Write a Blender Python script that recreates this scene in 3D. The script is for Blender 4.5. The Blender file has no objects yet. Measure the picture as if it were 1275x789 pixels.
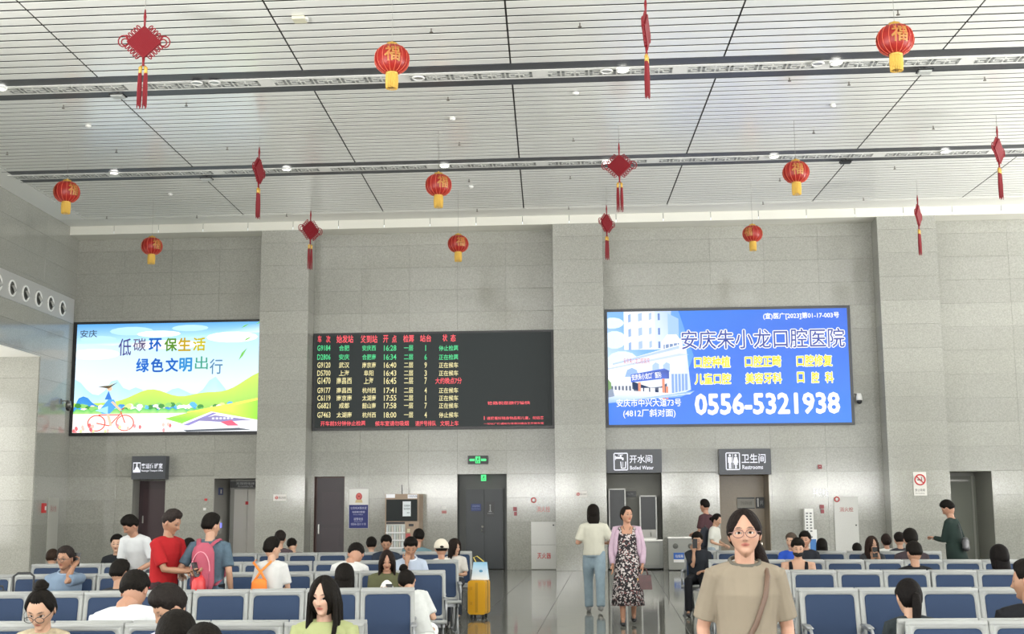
import bpy, math, random
import numpy as np
from mathutils import Vector, Matrix
random.seed(7)
PI = math.pi
SC = bpy.context.scene
COL = SC.collection

# ------------------------------------------------------------------ camera
F, PITCH, YAW, ROLL, HC, CX, CY = 1569.0, .1484, .0766, -.0059, 1.67, 637.5, 394.5
def cam_axes():
    cy, sy, cp, sp = math.cos(YAW), math.sin(YAW), math.cos(PITCH), math.sin(PITCH)
    fwd = Vector((-sy*cp, cy*cp, sp)); right = Vector((cy, sy, 0)); up = right.cross(fwd)
    cr, sr = math.cos(ROLL), math.sin(ROLL)
    return cr*right + sr*up, -sr*right + cr*up, fwd
CA, CB, CC = cam_axes()
cam = bpy.data.objects.new('camera', bpy.data.cameras.new('camera')); COL.objects.link(cam)
cam.matrix_world = Matrix(((CA.x, CB.x, -CC.x, 0), (CA.y, CB.y, -CC.y, 0), (CA.z, CB.z, -CC.z, HC), (0, 0, 0, 1)))
cam.data.sensor_width = 36; cam.data.lens = F/1275*36; cam.data.clip_end = 300
SC.camera = cam

# ------------------------------------------------------------------ light and exposure
SC.view_settings.view_transform = 'Standard'; SC.view_settings.look = 'None'
SC.view_settings.gamma = 1; SC.view_settings.use_curve_mapping = False
SC.view_settings.exposure = 0.0
SC.cycles.max_bounces = 8; SC.cycles.diffuse_bounces = 4; SC.cycles.glossy_bounces = 4
SC.cycles.caustics_reflective = False; SC.cycles.caustics_refractive = False
world = bpy.data.worlds.new('world'); SC.world = world; world.use_nodes = True
bg = world.node_tree.nodes['Background']; bg.inputs[0].default_value = (.86, .94, 1, 1); bg.inputs[1].default_value = 1.6
def area(name, loc, rot, sx, sy, power, color=(1, .985, .96)):
    l = bpy.data.lights.new(name, 'AREA'); l.shape = 'RECTANGLE'; l.size = sx; l.size_y = sy
    l.energy = power; l.color = color
    o = bpy.data.objects.new(name, l); COL.objects.link(o); o.location = loc; o.rotation_euler = rot
    return o
# daylight entering through the window bays behind the camera and along the right side of the hall
REAR_Y, RIGHT_X = -13.0, 19.0
for i in range(5):
    area('rear_window_daylight', (-10.6 + i*6.2, REAR_Y - .35, 4.9), (PI/2, 0, 0), 5.0, 6.6, 240)
for i in range(5):      # added uplights outside the rear and right windows, put in to brighten the ceiling
    area('ceiling_fill', (-10.6 + i*6.2, REAR_Y - 2.2, 2.6), (PI/2 + 1.3, 0, 0), 5.4, 5.0, 3900)
    area('ceiling_fill', (RIGHT_X + 2.2, -7 + i*8.4, 2.6), (PI/2 + 1.3, 0, PI/2), 5.8, 5.0, 4300)
for i in range(3):  # more added uplights, for the left part of the ceiling
    area('ceiling_fill', (-16.1 + .047*(7 + 7*i), 9.6 - 7*i, 2.6), (PI/2 + 1.3, 0, -PI/2 + .047), 5.4, 5.0, 4300)
area('side_entrance_daylight', (-18.9, 26.2, 2.9), (PI/2, 0, -PI/2 + .047), 9.5, 4.6, 800)
for i in range(5):
    area('side_window_daylight', (RIGHT_X + .35, -7 + i*8.4, 4.9), (PI/2, 0, PI/2), 5.4, 6.4, 220)

# ------------------------------------------------------------------ helpers
def at_y(x, y, Y):
    d = CA*((x-CX)/F) - CB*((y-CY)/F) + CC; t = Y/d.y
    return Vector((d.x*t, Y, HC + d.z*t))
def at_z(x, y, Z):
    d = CA*((x-CX)/F) - CB*((y-CY)/F) + CC; t = (Z-HC)/d.z
    return Vector((d.x*t, d.y*t, Z))
def lin(c):
    if isinstance(c, str): c = [int(c[i:i+2], 16)/255 for i in (0, 2, 4)]
    return tuple((v/12.92 if v <= .04045 else ((v+.055)/1.055)**2.4) for v in c) + (1,)
MC = {}
def mat(key, color='888888', rough=.6, metal=0, emit=0, vcol=False, spec=.5, noise=None, bump=None, alpha=1, rnd=0, coat=0, course=0):
    """noise=(scale, amount) mottles the colour, bump=(scale, strength), rnd = brightness change from piece to piece"""
    if key in MC: return MC[key]
    m = bpy.data.materials.new(key); m.use_nodes = True; nt = m.node_tree; N = nt.nodes; L = nt.links
    b = N['Principled BSDF']; b.inputs['Roughness'].default_value = rough; b.inputs['Metallic'].default_value = metal
    b.inputs['Specular IOR Level'].default_value = spec
    if coat: b.inputs['Coat Weight'].default_value = coat; b.inputs['Coat Roughness'].default_value = .05
    src = None
    if vcol:
        a = N.new('ShaderNodeAttribute'); a.attribute_name = 'Col'; src = a.outputs[0]
    else:
        r = N.new('ShaderNodeRGB'); r.outputs[0].default_value = lin(color); src = r.outputs[0]
    geo = N.new('ShaderNodeNewGeometry')
    for (sc, am) in ([] if not noise else (noise if isinstance(noise, list) else [noise])):
        t = N.new('ShaderNodeTexNoise'); t.inputs['Scale'].default_value = sc; t.inputs['Detail'].default_value = 3
        L.new(geo.outputs['Position'], t.inputs['Vector'])
        mr = N.new('ShaderNodeMapRange'); L.new(t.outputs[0], mr.inputs[0])
        mr.inputs[1].default_value = .3; mr.inputs[2].default_value = .7; mr.inputs[3].default_value = 1-am; mr.inputs[4].default_value = 1+am
        v = N.new('ShaderNodeVectorMath'); v.operation = 'SCALE'; L.new(src, v.inputs[0]); L.new(mr.outputs[0], v.inputs['Scale']); src = v.outputs[0]
    if rnd:
        oi = N.new('ShaderNodeObjectInfo'); mr = N.new('ShaderNodeMapRange'); L.new(oi.outputs['Random'], mr.inputs[0])
        mr.inputs[3].default_value = 1-rnd; mr.inputs[4].default_value = 1+rnd
        v = N.new('ShaderNodeVectorMath'); v.operation = 'SCALE'; L.new(src, v.inputs[0]); L.new(mr.outputs[0], v.inputs['Scale']); src = v.outputs[0]
    if course:      # each stone course comes from its own block, a little lighter or darker
        sp = N.new('ShaderNodeSeparateXYZ'); L.new(geo.outputs['Position'], sp.inputs[0])
        dv = N.new('ShaderNodeMath'); dv.operation = 'DIVIDE'; dv.inputs[1].default_value = .625; L.new(sp.outputs[2], dv.inputs[0])
        ad = N.new('ShaderNodeMath'); ad.operation = 'ADD'; ad.inputs[1].default_value = 40.001; L.new(dv.outputs[0], ad.inputs[0])
        fo = N.new('ShaderNodeMath'); fo.operation = 'FLOOR'; L.new(ad.outputs[0], fo.inputs[0])
        wn = N.new('ShaderNodeTexWhiteNoise'); wn.noise_dimensions = '1D'; L.new(fo.outputs[0], wn.inputs['W'])
        mr = N.new('ShaderNodeMapRange'); L.new(wn.outputs['Value'], mr.inputs[0]); mr.inputs[3].default_value = 1-course; mr.inputs[4].default_value = 1+course
        v = N.new('ShaderNodeVectorMath'); v.operation = 'SCALE'; L.new(src, v.inputs[0]); L.new(mr.outputs[0], v.inputs['Scale']); src = v.outputs[0]
    L.new(src, b.inputs['Base Color'])
    if emit:
        L.new(src, b.inputs['Emission Color']); b.inputs['Emission Strength'].default_value = emit
        if emit > .5 and not metal: 
            b.inputs['Base Color'].default_value = (0.02, .02, .02, 1)
            for l in list(b.inputs['Base Color'].links): L.remove(l)
            b.inputs['Base Color'].default_value = (0.02, .02, .02, 1)
    if bump:
        t = N.new('ShaderNodeTexNoise'); t.inputs['Scale'].default_value = bump[0]; t.inputs['Detail'].default_value = 4
        L.new(geo.outputs['Position'], t.inputs['Vector'])
        bp = N.new('ShaderNodeBump'); bp.inputs['Strength'].default_value = bump[1]; bp.inputs['Distance'].default_value = .01
        L.new(t.outputs[0], bp.inputs['Height']); L.new(bp.outputs[0], b.inputs['Normal'])
    if alpha < 1: b.inputs['Alpha'].default_value = alpha
    MC[key] = m; return m

class MB:
    def __init__(s): s.v = []; s.f = []; s.c = []
    def add(s, vs, fs, col=None):
        o = len(s.v); s.v += [tuple(v) for v in vs]; s.f += [tuple(i+o for i in f) for f in fs]
        s.c += [col]*len(fs); return s
    def box(s, a, b, col=None, M=None):
        x0, y0, z0 = a; x1, y1, z1 = b
        vs = [(x0,y0,z0),(x1,y0,z0),(x1,y1,z0),(x0,y1,z0),(x0,y0,z1),(x1,y0,z1),(x1,y1,z1),(x0,y1,z1)]
        if M is not None: vs = [M @ Vector(v) for v in vs]
        return s.add(vs, [(0,3,2,1),(4,5,6,7),(0,1,5,4),(1,2,6,5),(2,3,7,6),(3,0,4,7)], col)
    def prism(s, pts, y0, y1, col=None):
        """polygon given in x,z, extruded from y0 to y1 (y0 in front)"""
        n = len(pts)
        a = sum(pts[i][0]*pts[(i+1) % n][1]-pts[(i+1) % n][0]*pts[i][1] for i in range(n))
        if a < 0: pts = pts[::-1]
        vs = [(p[0], y0, p[1]) for p in pts] + [(p[0], y1, p[1]) for p in pts]
        fs = [tuple(range(n)), tuple(range(2*n-1, n-1, -1))] + [(i, i+n, (i+1) % n+n, (i+1) % n) for i in range(n)]
        return s.add(vs, fs, col)
    def tube(s, pts, rad, n=8, side=(1, 0, 0), col=None, cap=True):
        pts = [Vector(p) for p in pts]; vs = []; fs = []
        prev = Vector(side)
        for i, p in enumerate(pts):
            t = (pts[min(i+1, len(pts)-1)] - pts[max(i-1, 0)]).normalized()
            u = prev - t*prev.dot(t)
            if u.length < 1e-4: u = t.orthogonal()
            u.normalize(); w = t.cross(u); prev = u
            r = rad[i] if isinstance(rad, (list, tuple)) else rad
            ra, rb = r if isinstance(r, (list, tuple)) else (r, r)
            for k in range(n):
                a = 2*PI*k/n; vs.append(p + u*(ra*math.cos(a)) + w*(rb*math.sin(a)))
        m = len(pts)
        for i in range(m-1):
            for k in range(n):
                fs.append((i*n+k, i*n+(k+1) % n, (i+1)*n+(k+1) % n, (i+1)*n+k))
        if cap: fs += [tuple(range(n-1, -1, -1)), tuple((m-1)*n+k for k in range(n))]
        return s.add(vs, fs, col)
    def ball(s, c, r, n=10, m=7, col=None, M=None):
        if not isinstance(r, (list, tuple)): r = (r, r, r)
        vs = [(0, 0, r[2])]; fs = []
        for j in range(1, m):
            for k in range(n):
                a = 2*PI*k/n; b = PI*j/m
                vs.append((r[0]*math.sin(b)*math.cos(a), r[1]*math.sin(b)*math.sin(a), r[2]*math.cos(b)))
        vs.append((0, 0, -r[2])); e = len(vs)-1
        for k in range(n): fs.append((0, 1+k, 1+(k+1) % n)); fs.append((e, 1+(m-2)*n+(k+1) % n, 1+(m-2)*n+k))
        for j in range(m-2):
            for k in range(n): fs.append((1+j*n+k, 1+(j+1)*n+k, 1+(j+1)*n+(k+1) % n, 1+j*n+(k+1) % n))
        c = Vector(c); vs = [(M @ Vector(v) if M is not None else Vector(v)) + c for v in vs]
        return s.add(vs, fs, col)
    def mesh(s, name, smooth=False):
        me = bpy.data.meshes.new(name); me.from_pydata(s.v, [], s.f)
        if any(c is not None for c in s.c):
            at = me.color_attributes.new('Col', 'FLOAT_COLOR', 'CORNER'); arr = []
            for f, c in zip(s.f, s.c):
                if c is None: c = 'ffffff'
                if isinstance(c, list): arr += [lin(x) for x in c]      # one colour per corner
                else: arr += [lin(c)]*len(f)
            at.data.foreach_set('color', np.array(arr, 'f').ravel())
        if smooth: me.polygons.foreach_set('use_smooth', [True]*len(me.polygons))
        return me
    def build(s, name, m, parent=None, smooth=False):
        me = s.mesh(name, smooth); me.materials.append(m); return link(name, me, parent)
def link(name, me, parent=None, loc=None):
    o = bpy.data.objects.new(name, me); COL.objects.link(o)
    if parent is not None: o.parent = parent
    if loc is not None: o.location = loc
    return o
def tag(o, label=None, cat=None, group=None, kind=None):
    if label: o['label'] = label
    if cat: o['category'] = cat
    if group: o['group'] = group
    if kind: o['kind'] = kind
    return o
def empty(name, loc=(0, 0, 0), rz=0):
    o = bpy.data.objects.new(name, None); COL.objects.link(o); o.location = loc; o.rotation_euler = (0, 0, rz); o.empty_display_size = .1
    return o
KIDS = {}
def copy_tree(o, parent=None):
    c = o.copy(); COL.objects.link(c)
    if parent is not None: c.parent = parent
    for ch in list(o.children): copy_tree(ch, c)
    return c
TMP = bpy.data.scenes.new('scratch')
def evaluated(obj):
    TMP.collection.objects.link(obj); vl = TMP.view_layers[0]; vl.update()
    me = bpy.data.meshes.new_from_object(obj.evaluated_get(vl.depsgraph), depsgraph=vl.depsgraph)
    TMP.collection.objects.unlink(obj); bpy.data.objects.remove(obj)
    return me
def remesh(mb, name, vox, m, parent, extra=None, smooth=2):
    me = mb.mesh(name); o = bpy.data.objects.new('scratch', me)
    md = o.modifiers.new('r', 'REMESH'); md.mode = 'VOXEL'; md.voxel_size = vox; md.use_smooth_shade = True
    if smooth: sm = o.modifiers.new('s', 'SMOOTH'); sm.iterations = smooth; sm.factor = .6
    out = evaluated(o); bpy.data.meshes.remove(me)
    out.name = name; out.materials.clear(); out.materials.append(m)
    if extra is not None:          # pieces that keep their own fine mesh, joined into the same body
        nv = len(out.vertices); vs = [tuple(v.co) for v in out.vertices] + extra.v
        fs = [tuple(p.vertices) for p in out.polygons] + [tuple(i+nv for i in f) for f in extra.f]
        me2 = bpy.data.meshes.new(name); me2.from_pydata(vs, [], fs)
        me2.polygons.foreach_set('use_smooth', [True]*len(fs)); me2.materials.append(m)
        cols = np.ones((len(vs), 4), 'f')
        for i, c in enumerate(extra.vc): cols[nv+i] = c
        at = me2.color_attributes.new('Col', 'FLOAT_COLOR', 'POINT'); 
        cols[:nv] = extra.base; at.data.foreach_set('color', cols.ravel())
        bpy.data.meshes.remove(out); out = me2
    return link(name, out, parent)
def text_mesh(body, w, h, bold=0, fit=True):
    """text as a flat mesh in x,z, filling w x h with its lower left corner at the origin"""
    big = bold if bold > .021 else 0
    cu = bpy.data.curves.new('text', 'FONT'); cu.body = body; cu.offset = 0 if big else bold; cu.resolution_u = 2
    me = evaluated(bpy.data.objects.new('text', cu)); bpy.data.curves.remove(cu)
    if big:         # heavy strokes: the glyphs repeated around a small circle
        vs = [tuple(v.co) for v in me.vertices]; fs = [tuple(p.vertices) for p in me.polygons]; V = []; Fc = []
        for k in range(9):
            dx, dy = (0, 0) if k == 8 else (big*math.cos(k*PI/4), big*math.sin(k*PI/4)); o = len(V)
            V += [(x+dx, y+dy, 0) for x, y, z in vs]; Fc += [tuple(i+o for i in f) for f in fs]
        me = bpy.data.meshes.new('text'); me.from_pydata(V, [], Fc)
    n = len(me.vertices); co = np.empty(n*3, 'f'); me.vertices.foreach_get('co', co); co = co.reshape(-1, 3)
    mn, mx = co.min(0), co.max(0); sx = w/max(mx[0]-mn[0], 1e-4); sz = h/max(mx[1]-mn[1], 1e-4)
    if not fit: sx = sz = min(sx, sz)
    x = (co[:, 0]-mn[0])*sx; z = (co[:, 1]-mn[1])*sz
    me.vertices.foreach_set('co', np.stack([x, np.zeros(n), z], 1).astype('f').ravel())
    return me
def text(body, x0, z0, w, h, y, m, parent=None, name='lettering', bold=0, fit=True):
    me = text_mesh(body, w, h, bold, fit); me.materials.clear(); me.materials.append(m)
    if parent is not None: x0 -= parent.location.x; y -= parent.location.y; z0 -= parent.location.z
    return link(name, me, parent, (x0, y, z0))
def wtext(body, px, Y, m, parent=None, name='lettering', bold=0, fit=True):
    """text filling the pixel box px on the plane y = Y"""
    a = at_y(px[0], px[3], Y); b = at_y(px[2], px[1], Y)
    return text(body, a.x, a.z, b.x-a.x, b.z-a.z, Y, m, parent, name, bold, fit)
def wrect(px, Y):
    a = at_y(px[0], px[3], Y); b = at_y(px[2], px[1], Y); c = at_y(px[0], px[1], Y); d = at_y(px[2], px[3], Y)
    return (a.x+c.x)/2, (a.z+d.z)/2, (b.x+d.x)/2, (b.z+c.z)/2

# ------------------------------------------------------------------ materials
stone = mat('speckled_granite', '9c9c94', .11, noise=[(34, .13), (95, .12), (.35, .018)], rnd=.02, spec=.4, course=.075)
stone_side = stone
grout = mat('joint', '8c8c85', .8)
def floor_mat(key, rnd=.03):
    return mat(key, '77776f', .07, noise=[(30, .07), (1.2, .05)], rnd=rnd, spec=.55)
white_alu = mat('white_slat_metal', 'f3f4ef', .2, metal=.08, spec=.75, rnd=.01)
white_trim = mat('white_trim_panel', 'dddcd2', .45)
dark_gap = mat('dark_void', '4c4c48', .9)
rail_dark = mat('rail_dark_grey', '44474b', .4)
steel = mat('brushed_steel', 'a9a8a2', .28, metal=.9)
steel_dark = mat('dull_steel', '7f7e79', .35, metal=.7)
black = mat('black_plastic', '17181a', .4)
whitep = mat('white_paint', 'e6e6e2', .5)
redp = mat('red_lettering', 'c6373a', .6)
red_dim = mat('faded_red_lettering', 'b06a66', .6)
# ------------------------------------------------------------------ the hall
D, DP, ZC, ZF = 33.65, 32.95, 9.34, 9.1          # wall plane, pillar front, ceiling, fascia bottom
def xleft(y): return -14.78 + .0471*(33.65-y)
XR = RIGHT_X
def cut(rects, hole):
    out = []
    hx0, hz0, hx1, hz1 = hole
    for (x0, z0, x1, z1) in rects:
        if hx1 <= x0 or hx0 >= x1 or hz1 <= z0 or hz0 >= z1: out.append((x0, z0, x1, z1)); continue
        if hz0 > z0: out.append((x0, z0, x1, hz0))
        if hz1 < z1: out.append((x0, hz1, x1, z1))
        a, b = max(z0, hz0), min(z1, hz1)
        if hx0 > x0: out.append((x0, a, hx0, b))
        if hx1 < x1: out.append((hx1, a, x1, b))
    return out
TILES = {}
def tile(w, h, name='tile', m=None, d=.018, gap=.003):
    k = (round(w, 3), round(h, 3), name, d)
    if k not in TILES:
        mb = MB(); b = .0015; x0, x1, z0, z1 = gap/2, w-gap/2, gap/2, h-gap/2
        vs = [(x0+b, 0, z0+b), (x1-b, 0, z0+b), (x1-b, 0, z1-b), (x0+b, 0, z1-b), (x0, b, z0), (x1, b, z0), (x1, b, z1), (x0, b, z1),
              (x0, d, z0), (x1, d, z0), (x1, d, z1), (x0, d, z1)]
        fs = [(0,1,2,3), (0,4,5,1), (1,5,6,2), (2,6,7,3), (3,7,4,0), (4,8,9,5), (5,9,10,6), (6,10,11,7), (7,11,8,4)]
        mb.add(vs, fs); me = mb.mesh(name); me.materials.append(m or stone); TILES[k] = me
    return TILES[k]
CH = .625
def clad(parent, x0, x1, y, ncol, holes=(), ztop=ZF):
    w = (x1-x0)/ncol; k = 0
    while k*CH < ztop-.02:
        z0, z1 = k*CH, min((k+1)*CH, ztop)
        for i in range(ncol):
            rs = [(x0+i*w, z0, x0+(i+1)*w, z1)]
            for h in holes: rs = cut(rs, h)
            for (a, b, c, d) in rs:
                if c-a > .03 and d-b > .03: link('tile', tile(c-a, d-b), parent, (a, y-.018, b))
        k += 1
# pillars: front faces on the plane y = DP
PX = [(at_y(321, 500, DP).x, at_y(381.7, 500, DP).x), (at_y(690.7, 540, DP).x, at_y(753.8, 520, DP).x), (at_y(1104.5, 540, DP).x, at_y(1178, 510, DP).x)]
pil_labels = ['stone clad pillar between the landscape screen and the departure board', 'stone clad pillar between the departure board and the blue hospital screen',
              'stone clad pillar with the no smoking sign, right of the hospital screen']
for (a, b), lb in zip(PX, pil_labels):
    p = MB().box((a+.02, DP+.001, 0), (b-.02, D+.2, ZF)).build('pillar', grout); tag(p, lb, kind='structure')
    k = 0
    while k*CH < ZF-.02:
        z0, z1 = k*CH, min((k+1)*CH, ZF); k += 1
        link('tile', tile(b-a, z1-z0), p, (a, DP-.018, z0))
        for sx, rz, xx in ((-1, -PI/2, a), (1, PI/2, b)):
            o = link('tile', tile(D-DP-.002, z1-z0), p, (xx, D-.001 if sx < 0 else DP+.001, z0)); o.rotation_euler.z = rz
# openings in the wall
r = wrect((163.5, 597, 205, 700), D); HD1 = (r[0], 0, r[2], r[3]+.1)
r = wrect((265.5, 595, 330, 700), D); HLIFT = (r[0], 0, PX[0][0]+.1, r[3])
r = wrect((391, 593, 428.5, 700), D); HD2 = (r[0], 0, r[2], r[3])
r = wrect((569.5, 590, 630.5, 709), D); HD3 = (r[0], 0, r[2], r[3])
r = wrect((757, 588, 825, 708), D); HWAT = (PX[1][1]-.05, 0, r[2], r[3])
r = wrect((897, 589, 959, 708), D); HTOI = (r[0], 0, r[2], r[3])
r = wrect((1181.5, 586, 1238, 708), D); HD4 = (PX[2][1]-.06, 0, r[2], r[3])
holes = [HD1, HLIFT, HD2, HD3, HWAT, HTOI, HD4]
back = MB()
rs = [(-15.4, 0, XR, ZF)]
for h in holes: rs = cut(rs, h)
for (a, b, c, d) in rs: back.box((a, D+.001, b), (c, D+.25, d))
wall_back = tag(back.build('wall_back', grout), 'polished speckled grey granite wall carrying the screens', kind='structure')
bays = [(xleft(D)+.0, PX[0][0], 4), (PX[0][1], PX[1][0], 5), (PX[1][1], PX[2][0], 5), (PX[2][1], 14.6, 3)]
for (a, b, n) in bays: clad(wall_back, a, b, D, n, holes)
MB().box((14.6, D-.018, 0), (XR, D+.02, ZF)).build('plain_cladding', stone, wall_back)
# recess above the opening frames: fascia and soffit over the bays
white = white_trim
fas = tag(MB().box((-15.2, DP+.012, ZF), (XR, D+.3, ZF+.02)).build('trim_1', white), 'cream soffit and fascia band along the top of the back wall', kind='structure')
x = xleft(DP)+.02
while x < 13.4:
    link('panel', tile(1.24, ZC-ZF, 'panel', white, .02), fas, (x, DP-.008, ZF)); x += 1.25
MB().box((x, DP-.008, ZF), (XR, DP+.02, ZC)).build('fascia_end', white, fas)

# left wall (skewed 2.7 degrees) with a deep opening whose far jamb faces the hall
th = math.atan(.0471)
# local frame of the side wall: x runs from the back corner towards the camera, y points into the room
LW = Matrix(((math.sin(th), math.cos(th), 0, xleft(D)), (-math.cos(th), math.sin(th), 0, D), (0, 0, 1, 0), (0, 0, 0, 1)))
wl = empty('wall_left'); wl.matrix_world = LW; tag(wl, 'polished granite side wall with a wide deep opening', kind='structure')
LLEN = 46.6
OP0, OP1, OPZ = 2.28, 13.0, 5.56
mb = MB()
LWIN_ADDED = [(24+7*i-2.5, 1.6, 24+7*i+2.5, 8.2) for i in range(3)]  # unseen windows added to let the left uplights reach the ceiling
rs = cut([(0, 0, LLEN, ZC)], (OP0, 0, OP1, OPZ))
for h in LWIN_ADDED: rs = cut(rs, h)
for (a, b, c, d) in rs: mb.box((a, -.4, b), (c, -.001, d))
mb.build('wall_core', grout, wl)
k = 0
while k*CH < ZC-.02:
    z0, z1 = k*CH, min((k+1)*CH, ZC); k += 1
    for i in range(13):
        a, b = (0, OP0) if i == 0 else (OP0+(i-1)*1.34, OP0+i*1.34)
        for (p, q, s_, t) in cut([(a, z0, b, z1)], (OP0, 0, OP1, OPZ)):
            if s_-p > .03 and t-q > .03:
                o = link('tile', tile(s_-p, t-q), wl, (s_, .018, q)); o.rotation_euler.z = PI
rs = [(OP0+12*1.34, 0, LLEN, ZC)]; mb = MB()
for h in LWIN_ADDED: rs = cut(rs, h)
for (a, b, c, d) in rs: mb.box((a, -.01, b), (c, .018, d))
mb.build('plain_cladding', stone, wl)
for h in LWIN_ADDED:
    f = MB()
    for i in range(5): xx = h[0]+(h[2]-h[0])*i/4; f.box((xx-.05, -.2, h[1]), (xx+.05, -.1, h[3]))
    for i in range(6): zz = h[1]+(h[3]-h[1])*i/5; f.box((h[0], -.2, zz-.05), (h[2], -.1, zz+.05))
    f.build('window_frame', rail_dark, wl)  # frames of the added windows
MB().box((OP0-.3, -4.5, 0), (OP0-.001, -.4, OPZ)).build('jamb', grout, wl)
k = 0
while k*CH < OPZ-.02:
    z0, z1 = k*CH, min((k+1)*CH, OPZ); k += 1
    for i in range(3):
        o = link('tile', tile(1.4, z1-z0), wl, (OP0+.018, -1.4*(i+1)+.0, z0)); o.rotation_euler.z = PI/2
MB().box((OP0, -4.5, OPZ-.012), (OP1, .012, OPZ+.05)).build('soffit', mat('bright_soffit', 'ecebe4', .5), wl)
MB().box((OP0, -4.6, 0), (OP1+.2, -4.5, OPZ)).build('inner_wall', stone, wl)
MB().box((OP1-.02, -4.5, 0), (OP1, -.4, OPZ)).build('jamb', stone, wl)


# right wall and glazed rear wall, behind and beside the camera
def glazed(name, M, n, pitch, w, x_first, length, label, z0=1.6, z1=8.2):
    root = empty(name); root.matrix_world = M; tag(root, label, kind='structure')
    hs = [(x_first + i*pitch - w/2, z0, x_first + i*pitch + w/2, z1) for i in range(n)]
    rs = [(0, 0, length, ZC)]
    for h in hs: rs = cut(rs, h)
    mb = MB()
    for (a, b, c, d) in rs: mb.box((a, 0, b), (c, .3, d))
    mb.build('wall_core', stone, root)
    for h in hs:
        f = MB(); nx, nz = 4, 5
        for i in range(nx+1):
            xx = h[0] + (h[2]-h[0])*i/nx; f.box((xx-.05, .05, h[1]), (xx+.05, .15, h[3]))
        for i in range(nz+1):
            zz = h[1] + (h[3]-h[1])*i/nz; f.box((h[0], .05, zz-.05), (h[2], .15, zz+.05))
        f.build('window_frame', rail_dark, root)
    return root
glazed('wall_rear', Matrix(((-1,0,0,XR), (0,-1,0,REAR_Y), (0,0,1,0), (0,0,0,1))), 5, 6.2, 5.0, 4.8, XR+13.8, 'glazed rear wall of the hall')
glazed('wall_right', Matrix(((0,1,0,RIGHT_X), (-1,0,0,D+.3), (0,0,1,0), (0,0,0,1))), 5, 8.4, 5.4, 7.35, D-REAR_Y+.6, 'glazed right wall of the hall')

# floor
fl = tag(MB().box((-20, REAR_Y, -.06), (XR+.4, D+3, -.004)).build('floor', mat('floor_joint', '4a4a46', .5)), 'polished grey granite floor with pale reflections', kind='structure')
fm = floor_mat('polished_floor_granite')
FT = 1.0
ft = tile(FT, FT, 'floor_tile', fm, .02, .006)
n = 0
def floor_patch(x0, y0, x1, y1, name):
    mb = MB(); mb.add([(x0, y0, 0), (x1, y0, 0), (x1, y1, 0), (x0, y1, 0)], [(0, 1, 2, 3)]); mb.build(name, fm, fl)
fx0, fx1, fy0, fy1 = -3.0, 3.0, 12.0, 34.0
for i in range(int(fx1-fx0)):
    for j in range(int(fy1-fy0)):
        w = min(FT, D+.2-(fy0+j)) if False else FT
        o = link('floor_tile', ft, fl, (fx0+i, fy0+j, 0)); o.rotation_euler.x = -PI/2; o.scale.z = 1
        o.location.y = fy0+j; o.rotation_euler.x = -PI/2
for o in fl.children: 
    # face (local -y) must look up: rotate -90 about x sends -y to +z and +z to +y
    o.rotation_euler = (-PI/2, 0, 0)
for r_ in ((-20, REAR_Y, XR, fy0), (-20, fy0, fx0, D+3), (fx1, fy0, XR, D+3)): floor_patch(*r_, 'floor_field')

# ceiling
ce = tag(MB().box((-15.5, REAR_Y, ZC+.07), (XR+.3, D+.3, ZC+.12)).build('ceiling', dark_gap), 'white slatted metal ceiling in long bays', kind='structure')
SS = -.047
seam0 = [-13.98-.09, -9.64, -5.89, -2.18, 1.53, 5.24, 8.99, 12.7, 16.45, XR+2]          # x of each seam at y = 33
def seam(i, y): return seam0[i] + SS*(y-33) if 0 < i < len(seam0)-1 else (xleft(y)+.72 if i == 0 else XR)
SLATM = {}
def slat(i, y0, y1, mb=None):
    g = .015
    a0, a1, b0, b1 = seam(i, y0)+g, seam(i, y1)+g, seam(i+1, y0)-g, seam(i+1, y1)-g
    h, b = .006, .001
    ox = (a0 if mb is None else 0); oy = (y0 if mb is None else 0); oz = (ZC if mb is None else 0)
    z = (0 if mb is None else ZC)
    vs = [(a0-ox, y0-oy, z+b), (b0-ox, y0-oy, z+b), (b1-ox, y1-oy, z+b), (a1-ox, y1-oy, z+b),
          (a0-ox, y0-oy+b, z), (b0-ox, y0-oy+b, z), (b1-ox, y1-oy-b, z), (a1-ox, y1-oy-b, z),
          (a0-ox, y0-oy, z+h), (b0-ox, y0-oy, z+h), (b1-ox, y1-oy, z+h), (a1-ox, y1-oy, z+h)]
    fs = [(4,7,6,5), (0,4,5,1), (2,6,7,3), (1,5,6,2), (3,7,4,0), (0,1,9,8), (2,3,11,10), (1,2,10,9), (3,0,8,11)]
    if mb is not None: mb.add(vs, fs); return
    k = (round(b0-a0, 3), round(y1-y0, 3))
    if k not in SLATM:
        me = MB().add(vs, fs).mesh('ceiling_slat'); me.materials.append(white_alu); SLATM[k] = me
    link('ceiling_slat', SLATM[k], ce, (ox, oy, oz))
def slat_zone(y0, y1, pitch, gap, single):
    n = round((y1-y0)/pitch); p = (y1-y0)/n
    for i in range(len(seam0)-1):
        mb = MB()
        for k in range(n):
            a, b = y0+k*p+gap/2, y0+(k+1)*p-gap/2
            if single and i <= 6: slat(i, a, b)
            else: slat(i, a, b, mb)
        if mb.f: tag(mb.build('ceiling_slats', white_alu, ce), kind='stuff')
RAILS = [(15.1, 16.2), (21.18, 22.28), (27.25, 28.22)]
slat_zone(REAR_Y+.1, 15.1, .30, .03, False)
slat_zone(16.2, 21.18, .302, .06, True)
slat_zone(22.28, 27.25, .249, .052, True)
slat_zone(28.22, 32.12, .23, .05, False)
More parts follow.
